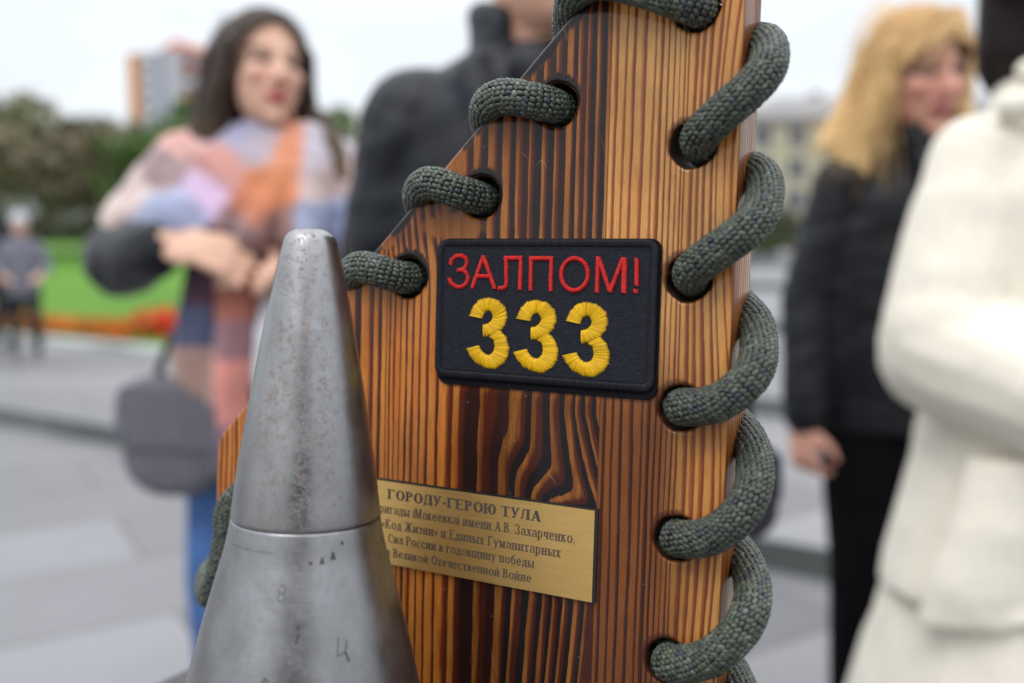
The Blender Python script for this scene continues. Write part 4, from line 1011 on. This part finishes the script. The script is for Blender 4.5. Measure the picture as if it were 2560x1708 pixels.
def shoe(q, a, f=1.0, rz=0): q.ell((a[0] + .02 * math.sin(rz), a[1] - .06 * f, .042 * f), (.045 * f, .125 * f, .042 * f), (0, 0, rz)); q.cap((a[0], a[1], .06 * f), (a[0], a[1], .11 * f), .045 * f, .042 * f)

def open_face(me, M, f, hl, drop, half=.066):
    """clears the face out of a head of hair"""
    Mi = M.inverted(); bm = bmesh.new(); bm.from_mesh(me); kill = []
    for fc in bm.faces:
        p = (Mi @ fc.calc_center_median()) / f
        if p.y < -.012 and abs(p.x) < half and -.2 < p.z < hl - (abs(p.x) / half) ** 2 * drop: kill.append(fc)
    bmesh.ops.delete(bm, geom=kill, context='FACES'); bm.to_mesh(me); bm.free()
def woman_in_shawl():
    t = person('person', 'long dark haired woman in pastel plaid shawl with folded hands', (-.54, 2.0, 0))
    sk = (.66, .40, .29); H = headM((.02, -.015, 1.547), 33, -2, 5)
    q = MB(); head_prims(q, H, 1.04)
    q.cap((.02, .02, 1.49), (.03, .01, 1.38), .052, .058)
    q.loft([((0, .01, .80), .15, .1), ((0, .01, 1.0), .125, .09), ((0, .01, 1.2), .15, .1), ((.01, .02, 1.36), .16, .09), ((.02, .02, 1.42), .09, .06)])
    q.cap((-.16, .01, 1.37), (-.28, -.07, 1.17), .042, .036); q.cap((-.28, -.07, 1.17), (-.13, -.22, 1.195), .036, .028)
    hand_prims(q, (-.135, -.22, 1.195), (.95, -.12, -.16), (.1, -.75, .6), 1, .3, 1.14)
    q.cap((.2, .01, 1.35), (.27, -.08, 1.13), .042, .036); q.cap((.27, -.08, 1.13), (.10, -.21, 1.11), .036, .027)
    hand_prims(q, (.11, -.21, 1.11), (-.9, -.1, .3), (0, -.8, .5), -1, .35, 1.02)
    me = q.fused('body', .0055, skin_mat(), 3); paint_head(me, H, sk, (.44, .11, .10), (.16, .10, .075), 1.04, (.13, .085, .07), (.68, .32, .26)); link('body', me, t)
    # hair
    q = MB(); f = 1.04
    def h(p): return H @ (Vector(p) * f)
    E = H.to_3x3().to_euler(); q.ell(h((0, .012, .034)), (.089 * f, .104 * f, .096 * f), E)
    for s in (-1, 1):
        q.cap(h((s * .076, -.02, .04)), h((s * .083, .0, -.05)), .02, .027); q.cap(h((s * .082, .005, -.04)), h((s * .095, .03, -.13)), .032, .036)
        for k in range(4): q.cap(h((s * .08, -.01 + .025 * k, .03)), h((s * (.095 + .004 * k), .02 + .03 * k, -.15)), .02, .024)
    q.cap(h((.09, .03, -.12)), (.15, .03, 1.40), .040, .040); q.cap((.15, .03, 1.40), (.205, .03, 1.33), .040, .016); q.cap((.125, -.01, 1.44), (.165, -.06, 1.385), .034, .028); q.cap((.165, -.06, 1.385), (.195, -.085, 1.325), .028, .010)
    q.cap(h((-.09, .03, -.12)), (-.115, .07, 1.40), .040, .034); q.cap(h((0, .09, 0)), (.0, .10, 1.34), .08, .07); q.cap(h((-.07, .07, -.06)), (-.10, .10, 1.38), .05, .04)
    me = wrinkle(q.fused('hair', .006, None, 3), .004, (34., 34., 6.), 2.); open_face(me, H, f, .092, .05, .07); V = verts_np(me); k = np.clip((1.46 - V[:, 2]) / .12, 0, 1)[:, None]
    set_tint(me, np.array((.040, .026, .019)) * (1 - k) + np.array((.13, .092, .052)) * k); me.materials.append(MATS.setdefault('hair', hair_mat())); link('hair', me, t)
    loose_hair(t, [([h((-.095, .02, .02)), h((-.105, .04, -.12)), (-.13, .08, 1.37)], 60), ([h((.095, .02, .02)), h((.105, .03, -.12)), (.16, .02, 1.39), (.215, .0, 1.31)], 70), ([h((-.06, .05, .11)), h((-.1, .04, .03)), h((-.11, .05, -.1))], 24)], .0012, (.045, .032, .023), .007, 3)
    # dark jacket under the shawl
    q = MB(); q.cap((-.17, .01, 1.36), (-.285, -.06, 1.16), .062, .07); q.cap((-.285, -.06, 1.16), (-.15, -.205, 1.185), .07, .05)
    q.ell((-.27, -.08, 1.15), (.075, .07, .07)); q.cap((-.23, -.13, 1.15), (-.165, -.19, 1.175), .06, .054)
    q.cap((.2, .01, 1.34), (.275, -.07, 1.12), .06, .055); q.cap((.275, -.07, 1.12), (.13, -.19, 1.11), .055, .045)
    q.loft([((0, .01, .74), .175, .12), ((0, .01, .9), .165, .115), ((0, .01, 1.1), .15, .11), ((.01, .01, 1.32), .18, .11), ((.02, .02, 1.40), .1, .07)])
    link('jacket', wrinkle(q.fused('jacket', .007, plain('black_leather', (.010, .011, .015), .42, 0, .35, 14., .8, .3), 3), .006, (16., 14., 14.), 1.), t)
    # shawl
    q = MB()
    q.loft([((0, .01, 1.15), .165, .165), ((.0, .0, 1.20), .215, .175), ((.0, .0, 1.27), .245, .165), ((.0, .005, 1.33), .235, .145), ((.005, .01, 1.38), .20, .125), ((.015, .012, 1.415), .13, .095), ((.02, .015, 1.44), .085, .08)], 32)
    q.cap((-.155, .0, 1.35), (-.25, -.05, 1.225), .08, .072); q.cap((-.22, -.05, 1.255), (-.12, -.17, 1.235), .06, .06)
    q.cap((.165, .0, 1.33), (.23, -.04, 1.17), .085, .085)
    for a, b, r0, r1 in (((-.11, -.09, 1.385), (.06, -.17, 1.24), .02, .02), ((-.18, -.07, 1.335), (-.03, -.18, 1.22), .02, .02), ((.12, -.06, 1.40), (.03, -.185, 1.20), .04, .035), ((.13, -.09, 1.35), (.12, -.17, 1.2), .045, .04), ((-.08, -.02, 1.43), (.06, -.12, 1.32), .034, .03), ((-.26, -.08, 1.25), (-.08, -.19, 1.22), .035, .025)):
        q.cap(a, b, r0, r1)
    me = wrinkle(q.fused('shawl', .0065, None, 3), .0065, (7., 8., 20.), 3., -.6)
    seeds = [(590, 300, 168, 162, 198), (470, 345, 226, 165, 152), (560, 420, 214, 145, 132), (660, 370, 182, 166, 176), (330, 480, 206, 180, 174), (420, 430, 158, 130, 130), (250, 520, 216, 192, 180), (520, 480, 208, 172, 208), (400, 540, 152, 162, 196), (470, 520, 160, 168, 205), (680, 460, 216, 124, 66), (730, 395, 224, 134, 80), (640, 520, 206, 115, 70), (690, 575, 150, 104, 95), (600, 570, 140, 105, 105), (820, 440, 206, 176, 170), (800, 400, 190, 180, 196), (850, 560, 154, 165, 206), (790, 580, 160, 168, 200), (900, 640, 196, 158, 190), (620, 330, 160, 158, 190), (520, 310, 186, 162, 184)]
    S = np.array([((a - 620) / 1150, 1.2 + (597 - b) / 1150) for a, b, *_ in seeds]); K = np.array([lin(c[2:]) for c in seeds]) * .86; K = K * .8 + K.mean(1, keepdims=True) * .2
    V = verts_np(me); sc = 2.0 / (2.0 + V[:, 1]); xz = np.stack([(V[:, 0] - .54) * sc + .574, (V[:, 2] - 1.2) * sc + 1.2], 1); D2 = ((xz[:, None] - S[None]) ** 2).sum(2); Wt = np.exp(-(D2 - D2.min(1, keepdims=True)) / .0006); Wt /= Wt.sum(1, keepdims=True)
    set_tint(me, Wt @ K); me.materials.append(MATS.setdefault('wool', attr_mat('wool', .9, .08, 220., .15, 0, .3))); link('shawl', me, t)
    # hanging ends of the shawl
    q = MB()
    q.loft([((-.09, -.13, .79), .062, .02), ((-.09, -.135, .86), .064, .026), ((-.09, -.14, .97), .06, .032), ((-.08, -.13, 1.06), .06, .04), ((-.06, -.1, 1.15), .07, .05)])
    q.loft([((-.04, -.15, .72), .035, .02), ((-.035, -.155, .8), .042, .03), ((-.028, -.16, .92), .046, .034), ((-.015, -.15, 1.02), .045, .036), ((.01, -.12, 1.12), .055, .05)])
    me = wrinkle(q.fused('shawl_end', .006, None, 3), .006, (26., 8., 5.), 5.); V = verts_np(me); C = np.zeros((len(V), 3)); zz = V[:, 2]; lf = V[:, 0] < -.052
    tabl = [(lf & (zz > 1.07), (88, 62, 78)), (lf & (zz <= 1.07) & (zz > .985), (80, 84, 108)), (lf & (zz <= .985) & (zz > .87), (156, 126, 116)), (lf & (zz <= .87), (78, 78, 92)),
            (~lf & (zz > 1.04), (176, 112, 96)), (~lf & (zz <= 1.04) & (zz > .96), (150, 112, 118)), (~lf & (zz <= .96) & (zz > .83), (212, 140, 130)), (~lf & (zz <= .83), (146, 108, 124))]
    for mk, c in tabl: C[mk] = lin(c)
    set_tint(me, C); me.materials.append(MATS['wool']); link('shawl_end', me, t)
    q = MB(); q.loft([((.075, -.12, .84), .05, .05), ((.07, -.13, .92), .07, .055), ((.075, -.135, 1.02), .065, .055), ((.08, -.12, 1.09), .06, .05)]); link('shirt', q.fused('shirt', .008, plain('white_cotton', (.72, .74, .8), .8), 2), t)
    q = MB(); legs(q, (-.09, .02, .80), (-.12, -.03, .45), (-.135, .03, .09), (.09, .062, .05)); legs(q, (.08, .02, .80), (.09, .0, .45), (.10, .05, .09), (.09, .062, .05)); q.ell((0, .02, .82), (.165, .115, .1))
    link('jeans', q.fused('jeans', .008, plain('denim', (.045, .115, .30), .8, 0, .25, 14.), 2), t)
    q = MB(); shoe(q, (-.135, .03)); shoe(q, (.10, .05)); link('shoes', q.fused('shoes', .008, plain('shoe_leather', (.05, .05, .055), .45), 2), t)
def hair_mat():
    m, nt, b = new_mat('hair'); a = nt.nodes.new('ShaderNodeAttribute'); a.attribute_name = 'tint'; x, y, z = objco(nt); n = noise(nt, comb(nt, x * 320., y * 320., z * 22.), 1., 3)
    s = nt.nodes.new('ShaderNodeVectorMath'); s.operation = 'SCALE'; nt.links.new(a.outputs['Color'], s.inputs[0]); nt.links.new(n.ss(.25, .75, .6, 1.4).k, s.inputs['Scale']); nt.links.new(s.outputs[0], b.inputs['Base Color'])
    b.inputs['Roughness'].default_value = .45; b.inputs['Specular IOR Level'].default_value = .16; bump(nt, b, n, .5, .003); return m
woman_in_shawl()
def handbag(name, label, M, W, D_, H_, mat, strap, smat):
    t = thing(name, label, 'handbag'); t.matrix_world = M
    def rbox(nm, c, d, r, parent, m):
        bm = bmesh.new(); bmesh.ops.create_cube(bm, size=1); bmesh.ops.scale(bm, vec=d, verts=bm.verts); bmesh.ops.translate(bm, vec=c, verts=bm.verts)
        ed = [e for e in bm.edges]; bmesh.ops.bevel(bm, geom=ed, offset=r, segments=5, profile=.6, affect='EDGES')
        me = bpy.data.meshes.new(nm); bm.to_mesh(me); bm.free(); me.materials.append(m); me.shade_smooth(); return link(nm, me, parent)
    def slab(nm, pts, rads, y0, y1, bev, parent):
        me = outline_mesh(nm, [rounded(pts, rads, 8)], y0, y1, bev, [mat]); me.transform(Matrix.Rotation(R(90), 4, 'X')); me.shade_smooth(); return link(nm, me, parent)
    w2, h2 = W / 2, H_ / 2
    b = slab('body', [(w2, h2), (-w2 * .86, h2), (-w2, -h2), (w2, -h2)], [w2 * .35, w2 * .35, w2 * .8, w2 * .8], -D_ / 2, D_ / 2, D_ * .3, t)
    f = slab('flap', [(w2 * .98, h2 * .97), (-w2 * .86, h2 * .97), (-w2 * .98, -h2 * .12), (w2, -h2 * .22)], [w2 * .3, w2 * .3, w2 * .3, w2 * .3], D_ * .42, D_ * .56, D_ * .05, t)
    q = MB(); q.tube(strap, .009, 8); q.build('strap', smat, t, True)
gb = plain('grey_leather', (.115, .112, .13), .5, 0, .12, 40., .3)
handbag('handbag', 'grey leather handbag with a flap hanging at the shawl woman\'s hip', Matrix.Translation((-.70, 1.905, .79)), .23, .13, .25, gb, [(-.04, .0, .11), (-.035, .0, .15), (.005, .02, .24), (.06, .06, .38), (.11, .08, .5), (.14, .12, .58)], plain('strap_black', (.02, .02, .022), .4))

def man_in_coat():
    t = person('person', 'man in black coat with raised collar seen behind the board', (.048, 1.35, 0)); sk = (.60, .34, .24); H = headM((-.005, -.02, 1.592), 40, 4, 0)
    q = MB(); head_prims(q, H); q.cap((-.015, .015, 1.54), (.0, .03, 1.42), .064, .068); q.loft([((0, .03, .85), .16, .11), ((0, .03, 1.1), .16, .11), ((0, .03, 1.35), .19, .11), ((0, .03, 1.42), .1, .08)])
    q.cap((.22, .03, 1.38), (.24, .04, 1.10), .045, .038); q.cap((.24, .04, 1.10), (.255, -.02, .92), .038, .028); hand_prims(q, (.258, -.02, .92), (0, -.1, -1), (1, 0, 0), -1, .8)
    q.cap((-.22, .03, 1.38), (-.25, .05, 1.10), .045, .038); q.cap((-.25, .05, 1.10), (-.15, -.14, 1.02), .038, .028); hand_prims(q, (-.16, -.13, 1.02), (.9, -.2, 0), (0, -1, .3), 1, .4)
    me = q.fused('body', .006, skin_mat(), 3); paint_head(me, H, sk, (.40, .17, .14), (.05, .035, .028)); link('body', me, t)
    q = MB(); q.ell(H @ Vector((0, .02, .075)), (.082, .098, .075), H.to_3x3().to_euler()); me = q.fused('hair', .007, MATS['hair'], 2); set_tint(me, np.tile((.03, .022, .018), (len(me.vertices), 1))); link('hair', me, t)
    wl = plain('black_wool', (.008, .0095, .014), .5, 0, .4, 14., .8, .3)
    q = MB(); q.loft([((0, .03, .62), .26, .17), ((0, .03, .9), .235, .155), ((0, .03, 1.15), .225, .15), ((0, .03, 1.3), .225, .145), ((0, .03, 1.38), .215, .125), ((.0, .03, 1.425), .18, .11), ((.0, .03, 1.45), .14, .1), ((.0, .03, 1.47), .10, .085)], 28)
    for s, e, w_ in ((1, (.245, .04, 1.10), (.255, -.02, .94)), (-1, (-.262, .05, 1.10), (-.17, -.12, 1.02))):
        q.ell((s * .185, .03, 1.385), (.075, .075, .062)); q.cap((s * .195, .03, 1.365), e, .075, .062); q.cap(e, w_, .06, .048)
    # raised collar, open towards the face
    c = Vector((.0, .025, 1.44))
    for i in range(44):
        a = R(-55 + i * 290 / 43 - 10); r0, r1 = .092, .094; xx = r1 * math.cos(a); yy = math.sin(a); top = min(1.52, max(1.44, 1.468 - .55 * xx)) if yy < .3 else 1.50; q.cap((r0 * math.cos(a), .025 + r0 * .85 * math.sin(a), 1.42), (r1 * math.cos(a), .025 + r1 * .85 * math.sin(a), top), .021, .015)
    for a, b in (((-.02, -.09, 1.43), (.06, -.125, 1.30)), ((-.10, -.05, 1.42), (-.02, -.14, 1.22)), ((.1, -.05, 1.42), (.07, -.13, 1.25))): q.cap(a, b, .03, .022)
    link('coat', wrinkle(q.fused('coat', .0065, wl, 2), .0055, (7., 7., 13.), 2., .7), t)
    q = MB(); q.loft([((.0, .025, 1.40), .078, .075), ((.0, .025, 1.44), .078, .072), ((.0, .02, 1.475), .074, .07)]); link('turtleneck', q.fused('turtleneck', .006, plain('black_knit', (.012, .012, .014), .9), 1), t)
    q = MB(); legs(q, (-.1, .03, .85), (-.11, .01, .46), (-.11, .05, .09), (.1, .07, .055)); legs(q, (.1, .03, .85), (.11, .01, .46), (.11, .05, .09), (.1, .07, .055)); link('trousers', q.fused('trousers', .009, plain('dark_trousers', (.02, .02, .024), .8), 2), t)
    q = MB(); shoe(q, (-.11, .05), 1.1); shoe(q, (.11, .05), 1.1); link('shoes', q.fused('shoes', .008, plain('shoe_black', (.015, .015, .016), .3), 2), t)
man_in_coat()
handbag('handbag', 'small round black bag held beside the black coat behind the rope', Matrix.Translation((.335, 1.325, .83)), .11, .06, .14, plain('black_bag', (.014, .012, .018), .45), [(-.03, 0, .05), (-.025, 0, .1), (-.015, 0, .12), (0, 0, .1), (.02, 0, .05)], MATS.setdefault('strapb', plain('bag_strap', (.015, .014, .016), .4)))

def blonde_woman():
    t = person('person', 'blonde woman in black leather jacket and black trousers', (.9, 2.05, 0)); sk = (.66, .34, .255); H = headM((-.032, -.03, 1.548), 10, 9, -3)
    q = MB(); head_prims(q, H, 1.1); q.cap((-.02, .0, 1.50), (.03, .02, 1.38), .055, .06); q.loft([((0, .02, .8), .16, .11), ((.02, .02, 1.1), .15, .11), ((.02, .02, 1.34), .18, .1), ((.03, .02, 1.40), .09, .07)])
    q.cap((-.17, .02, 1.33), (-.25, .02, 1.05), .046, .04); q.cap((-.25, .02, 1.05), (-.258, -.05, .80), .04, .03); hand_prims(q, (-.258, -.05, .80), (.04, -.12, -1), (-.75, -.6, 0), 1, .62, .98)
    q.cap((.2, .02, 1.33), (.28, .02, 1.06), .046, .04); q.cap((.28, .02, 1.06), (.28, -.06, .82), .04, .03); hand_prims(q, (.28, -.06, .82), (-.05, -.15, -1), (.8, -.5, 0), -1, .5)
    me = q.fused('body', .006, skin_mat(), 3); paint_head(me, H, sk, (.40, .12, .12), (.24, .13, .085), 1.1, (.14, .09, .08), (.66, .25, .21)); link('body', me, t)
    q = MB(); f = 1.1; h = lambda p: H @ (Vector(p) * f); E = H.to_3x3().to_euler(); q.ell(h((0, .012, .036)), (.092 * f, .107 * f, .099 * f), E)
    for k in range(9): x_ = -.056 + .014 * k; q.cap(h((x_ * .5 + .01, -.055, .11)), h((x_ * 1.25, -.09 + abs(x_) * .35, .072 - abs(x_ - .012) * .75)), .013, .006)
    for s in (-1, 1):
        for k in range(5): q.cap(h((s * .078, -.03 + .022 * k, .05)), h((s * (.093 + .004 * k), -.01 + .024 * k, -.10)), .02, .024)
    L = H @ Vector((0, 0, 0)); rq = random.Random(4)
    for k in range(16):
        u = k / 15; a = h((-.088 - .012 * u, -.02 + .06 * u, -.07)); m_ = Vector((-.125 - .06 * u + rq.uniform(-.006, .006), -.035 + .06 * u, 1.445 + .01 * u)); b = Vector((-.13 - .105 * u + rq.uniform(-.015, .015), -.05 + .07 * u, 1.345 + .07 * u + rq.uniform(-.02, .015)))
        q.cap(a, m_, .02, .016); q.cap(m_, b, .016, .006)
    for k in range(8): u = k / 7; q.cap(h((.09, -.02 + .06 * u, -.07)), (.10 + .05 * u, -.03 + .06 * u, 1.36), .024, .012)
    q.cap(h((0, .09, 0)), (-.01, .1, 1.37), .085, .06)
    me = wrinkle(q.fused('hair', .0055, MATS['hair'], 3), .0028, (34., 34., 7.), 7.); open_face(me, H, f, .07, .04, .07); V = verts_np(me); k = np.clip((1.62 - V[:, 2]) / .14, 0, 1)[:, None]; set_tint(me, np.array((.46, .27, .115)) * (1 - k) + np.array((.78, .53, .25)) * k); link('hair', me, t)
    loose_hair(t, [([h((-.09, .0, .03)), h((-.1, .02, -.08)), (-.155, -.01, 1.45), (-.21, .0, 1.39)], 90), ([h((-.085, -.03, .0)), h((-.095, -.03, -.08)), (-.13, -.05, 1.43), (-.14, -.07, 1.33)], 60), ([h((-.05, .03, .125)), h((-.09, .02, .06)), h((-.105, .02, -.04))], 50), ([h((.02, -.08, .1)), h((-.03, -.1, .075)), h((-.06, -.095, .03))], 30)], .0012, (.80, .55, .27), .012, 4)
    lt = plain('black_leather_jacket', (.008, .009, .012), .48, 0, .35, 12., .8, .26)
    q = MB(); q.loft([((.01, .02, .78), .215, .14), ((.0, .02, .95), .215, .13), ((.0, .02, 1.15), .205, .125), ((.02, .02, 1.28), .20, .125), ((.02, .02, 1.35), .17, .105), ((.03, .02, 1.40), .1, .08), ((.03, .02, 1.43), .085, .075)], 28)
    q.ell((-.155, .02, 1.325), (.075, .072, .06)); q.cap((-.165, .02, 1.315), (-.235, .02, 1.06), .066, .058); q.cap((-.235, .02, 1.06), (-.25, -.045, .815), .056, .048)
    q.ell((.2, .02, 1.325), (.075, .072, .06)); q.cap((.21, .02, 1.31), (.285, .02, 1.06), .07, .062); q.cap((.285, .02, 1.06), (.28, -.055, .83), .06, .05)
    for a, b in (((-.05, -.07, 1.42), (-.02, -.125, 1.28)), ((.11, -.07, 1.42), (.05, -.13, 1.26)), ((-.02, -.11, 1.3), (.03, -.13, .82))): q.cap(a, b, .028, .018)
    link('jacket', wrinkle(q.fused('jacket', .007, lt, 2), .0035, (9., 9., 18.), 4., .25), t)
    q = MB(); legs(q, (-.085, .02, .80), (-.085, -.01, .46), (-.075, .04, .09), (.115, .085, .065)); legs(q, (.11, .02, .80), (.12, .0, .46), (.12, .05, .09), (.115, .085, .065)); q.ell((.015, .02, .82), (.19, .13, .1)); link('trousers', q.fused('trousers', .009, plain('black_cloth', (.005, .005, .006), .9, 0, .2, 30., 0, .06), 2), t)
    q = MB(); shoe(q, (-.075, .04)); shoe(q, (.12, .05)); link('shoes', q.fused('shoes', .008, plain('ankle_shoe', (.015, .014, .014), .4), 2), t)
blonde_woman()

def woman_in_white():
    t = person('person', 'dark haired person in cream white wool jacket and skirt, turned away', (.86, 1.5, 0)); sk = (.36, .19, .13); H = headM((.0, .02, 1.60), 112, 2, 0)
    q = MB(); head_prims(q, H); q.cap((.03, .03, 1.55), (.02, .03, 1.40), .055, .06); q.loft([((0, .03, .8), .16, .11), ((0, .03, 1.1), .14, .1), ((0, .03, 1.34), .16, .1), ((.02, .03, 1.41), .09, .07)])
    q.cap((-.13, .02, 1.35), (-.16, -.0, 1.05), .045, .04); q.cap((-.16, .0, 1.05), (.1, -.16, .96), .04, .03); hand_prims(q, (.1, -.16, .96), (1, -.2, .1), (0, -1, .2), 1, .5)
    q.cap((.19, .03, 1.35), (.26, .05, 1.05), .045, .04); q.cap((.26, .05, 1.05), (.22, -.15, .98), .04, .03); hand_prims(q, (.22, -.15, .98), (-.6, -.6, .1), (0, -1, .2), -1, .5)
    me = q.fused('body', .006, skin_mat(), 3); paint_head(me, H, sk, (.3, .1, .09), (.03, .02, .018)); link('body', me, t)
    q = MB(); q.ell(H @ Vector((0, .03, .04)), (.093, .105, .093), H.to_3x3().to_euler()); q.cap((.0, .05, 1.60), (-.01, .06, 1.50), .095, .08); q.cap((-.06, .02, 1.63), (-.068, .03, 1.50), .05, .04)
    me = q.fused('hair', .006, MATS['hair'], 3); set_tint(me, np.tile((.016, .012, .012), (len(me.vertices), 1))); link('hair', me, t)
    wl = plain('cream_wool', (.77, .72, .61), .95, 0, .05, 90., .35, .1, .3)
    q = MB()
    q.loft([((-.015, .0, .615), .215, .175), ((-.01, .01, .70), .20, .16), ((.0, .02, .82), .178, .145), ((.0, .02, .92), .165, .135), ((.0, .02, 1.1), .165, .13), ((.0, .02, 1.27), .17, .13), ((.01, .02, 1.34), .14, .11), ((.015, .03, 1.40), .095, .085), ((.02, .03, 1.455), .082, .078)], 32)
    q.ell((-.095, .01, 1.335), (.08, .08, .065)); q.cap((-.105, .01, 1.32), (-.172, -.03, 1.07), .08, .09); q.ell((-.172, -.04, 1.05), (.095, .09, .105)); q.cap((-.165, -.04, 1.02), (.0, -.17, .95), .105, .098); q.cap((.0, -.17, .95), (.15, -.2, .95), .098, .075)
    q.ell((.15, .02, 1.335), (.085, .085, .075)); q.cap((.16, .02, 1.33), (.25, .03, 1.07), .085, .085); q.cap((.25, .03, 1.07), (.22, -.14, .97), .085, .07)
    for a, b, r0, r1 in (((-.10, -.07, 1.40), (.02, -.11, 1.43), .022, .022), ((-.06, -.04, 1.46), (.1, -.07, 1.45), .02, .02), ((-.15, -.10, 1.0), (.05, -.24, .93), .035, .03), ((-.05, -.1, 1.3), (.02, -.14, 1.05), .02, .02)): q.cap(a, b, r0, r1)
    q.loft([((-.12, -.12, .60), .11, .03), ((-.115, -.125, .66), .1, .035), ((-.1, -.12, .76), .085, .04), ((-.08, -.1, .86), .07, .04)])
    link('jacket', wrinkle(q.fused('jacket', .0065, wl, 6), .0042, (5., 5., 9.), 8., -.35), t)
    q = MB(); q.loft([((-.01, .03, .12), .30, .24), ((-.01, .02, .45), .245, .195), ((-.01, .02, .62), .195, .16), ((0, .02, .75), .17, .14)], 32)
    for k in range(12): a = k * 2 * math.pi / 12; q.cap((.18 * math.cos(a), .02 + .145 * math.sin(a), .62), (.285 * math.cos(a), .03 + .23 * math.sin(a), .14), .012, .03)
    link('skirt', wrinkle(q.fused('skirt', .008, wl, 3), .008, (14., 14., 2.5), 6.), t)
    q = MB(); legs(q, (-.09, .03, .7), (-.09, .02, .42), (-.09, .05, .09), (.08, .055, .04)); legs(q, (.09, .03, .7), (.09, .02, .42), (.09, .05, .09), (.08, .055, .04)); link('tights', q.fused('tights', .008, plain('tights', (.03, .025, .025), .6), 2), t)
    q = MB(); shoe(q, (-.09, .05)); shoe(q, (.09, .05)); link('shoes', q.fused('shoes', .008, plain('shoe_brown', (.06, .04, .03), .4), 2), t)
woman_in_white()

def small_person(label, loc, rz, f, hatc, topc, legc, stride=.12, cap_=True):
    t = person('person', label, loc, rz); sk = (.6, .36, .27); H = headM((0, -.01, 1.54 * f), 0, 8, 0)
    q = MB(); head_prims(q, H, f * 1.05); q.cap((0, .02, 1.48 * f), (0, .02, 1.38 * f), .05 * f, .056 * f); q.loft([((0, .02, .8 * f), .14 * f, .1 * f), ((0, .02, 1.1 * f), .14 * f, .1 * f), ((0, .02, 1.33 * f), .16 * f, .09 * f), ((0, .02, 1.39 * f), .08 * f, .06 * f)])
    for s in (-1, 1):
        e = (s * .25 * f, .02, 1.08 * f); w_ = (s * .2 * f, -.16 * f, .98 * f); q.cap((s * .17 * f, .02, 1.32 * f), e, .045 * f, .038 * f); q.cap(e, w_, .038 * f, .028 * f); hand_prims(q, w_, (-s * .6, -.6, -.3), (s * .2, -.6, .7), s, .5, f)
    me = q.fused('body', .007, skin_mat(), 2); paint_head(me, H, sk, (.42, .16, .14), (.08, .05, .035), f * 1.05); link('body', me, t)
    q = MB()
    if cap_: q.ell(H @ Vector((0, .02, .055 * f)), (.09 * f, .105 * f, .095 * f)); q.ell(H @ Vector((0, .02, .035 * f)), (.094 * f, .108 * f, .03 * f)); q.ell(H @ Vector((0, .02, .16 * f)), (.03 * f, .03 * f, .03 * f)); nm = 'beanie'
    else: q.ell(H @ Vector((0, .03, .045 * f)), (.088 * f, .1 * f, .09 * f)); nm = 'hair'
    link(nm, q.fused(nm, .007, plain(nm, hatc, .85, 0, .1, 60.), 2), t)
    q = MB(); q.loft([((0, .02, .74 * f), .18 * f, .13 * f), ((0, .02, 1.0 * f), .175 * f, .125 * f), ((0, .02, 1.28 * f), .19 * f, .12 * f), ((0, .02, 1.37 * f), .12 * f, .09 * f), ((0, .02, 1.42 * f), .08 * f, .075 * f)])
    for s in (-1, 1): q.ell((s * .16 * f, .02, 1.31 * f), (.07 * f,) * 3); q.cap((s * .17 * f, .02, 1.3 * f), (s * .255 * f, .02, 1.08 * f), .066 * f, .06 * f); q.cap((s * .255 * f, .02, 1.08 * f), (s * .21 * f, -.13 * f, .99 * f), .06 * f, .048 * f)
    link('jacket', q.fused('jacket', .009, plain('jacket_cloth', topc, .8, 0, .12, 30.), 2), t)
    q = MB()
    for s in (-1, 1): legs(q, (s * .085 * f, .02, .8 * f), (s * .1 * f + .0, -s * stride * .4, .45 * f), (s * .11 * f, s * stride, .09 * f), (.1 * f, .068 * f, .05 * f))
    link('trousers', q.fused('trousers', .009, plain('dark_cloth', legc, .85, 0, .15, 30.), 2), t)
    q = MB(); [shoe(q, (s * .11 * f, s * stride), f) for s in (-1, 1)]; link('shoes', q.fused('shoes', .008, plain('trainers', (.25, .25, .26), .6), 2), t)
small_person('child in white beanie, grey jacket and black trousers on the paving', (-4.33, 8.15, .115), R(25), .78, (.48, .5, .54), (.15, .15, .185), (.008, .008, .012), .2)
small_person('person in dark clothes at the left border behind the child', (-5.12, 9.0, .115), R(60), 1.0, (.03, .025, .022), (.022, .024, .03), (.014, .014, .018), .1, False)
small_person('photographer in dark jacket reflected in the steel shell', (-.02, -.62, 0), R(180), 1.03, (.03, .025, .02), (.02, .021, .025), (.02, .022, .03), .03, False)
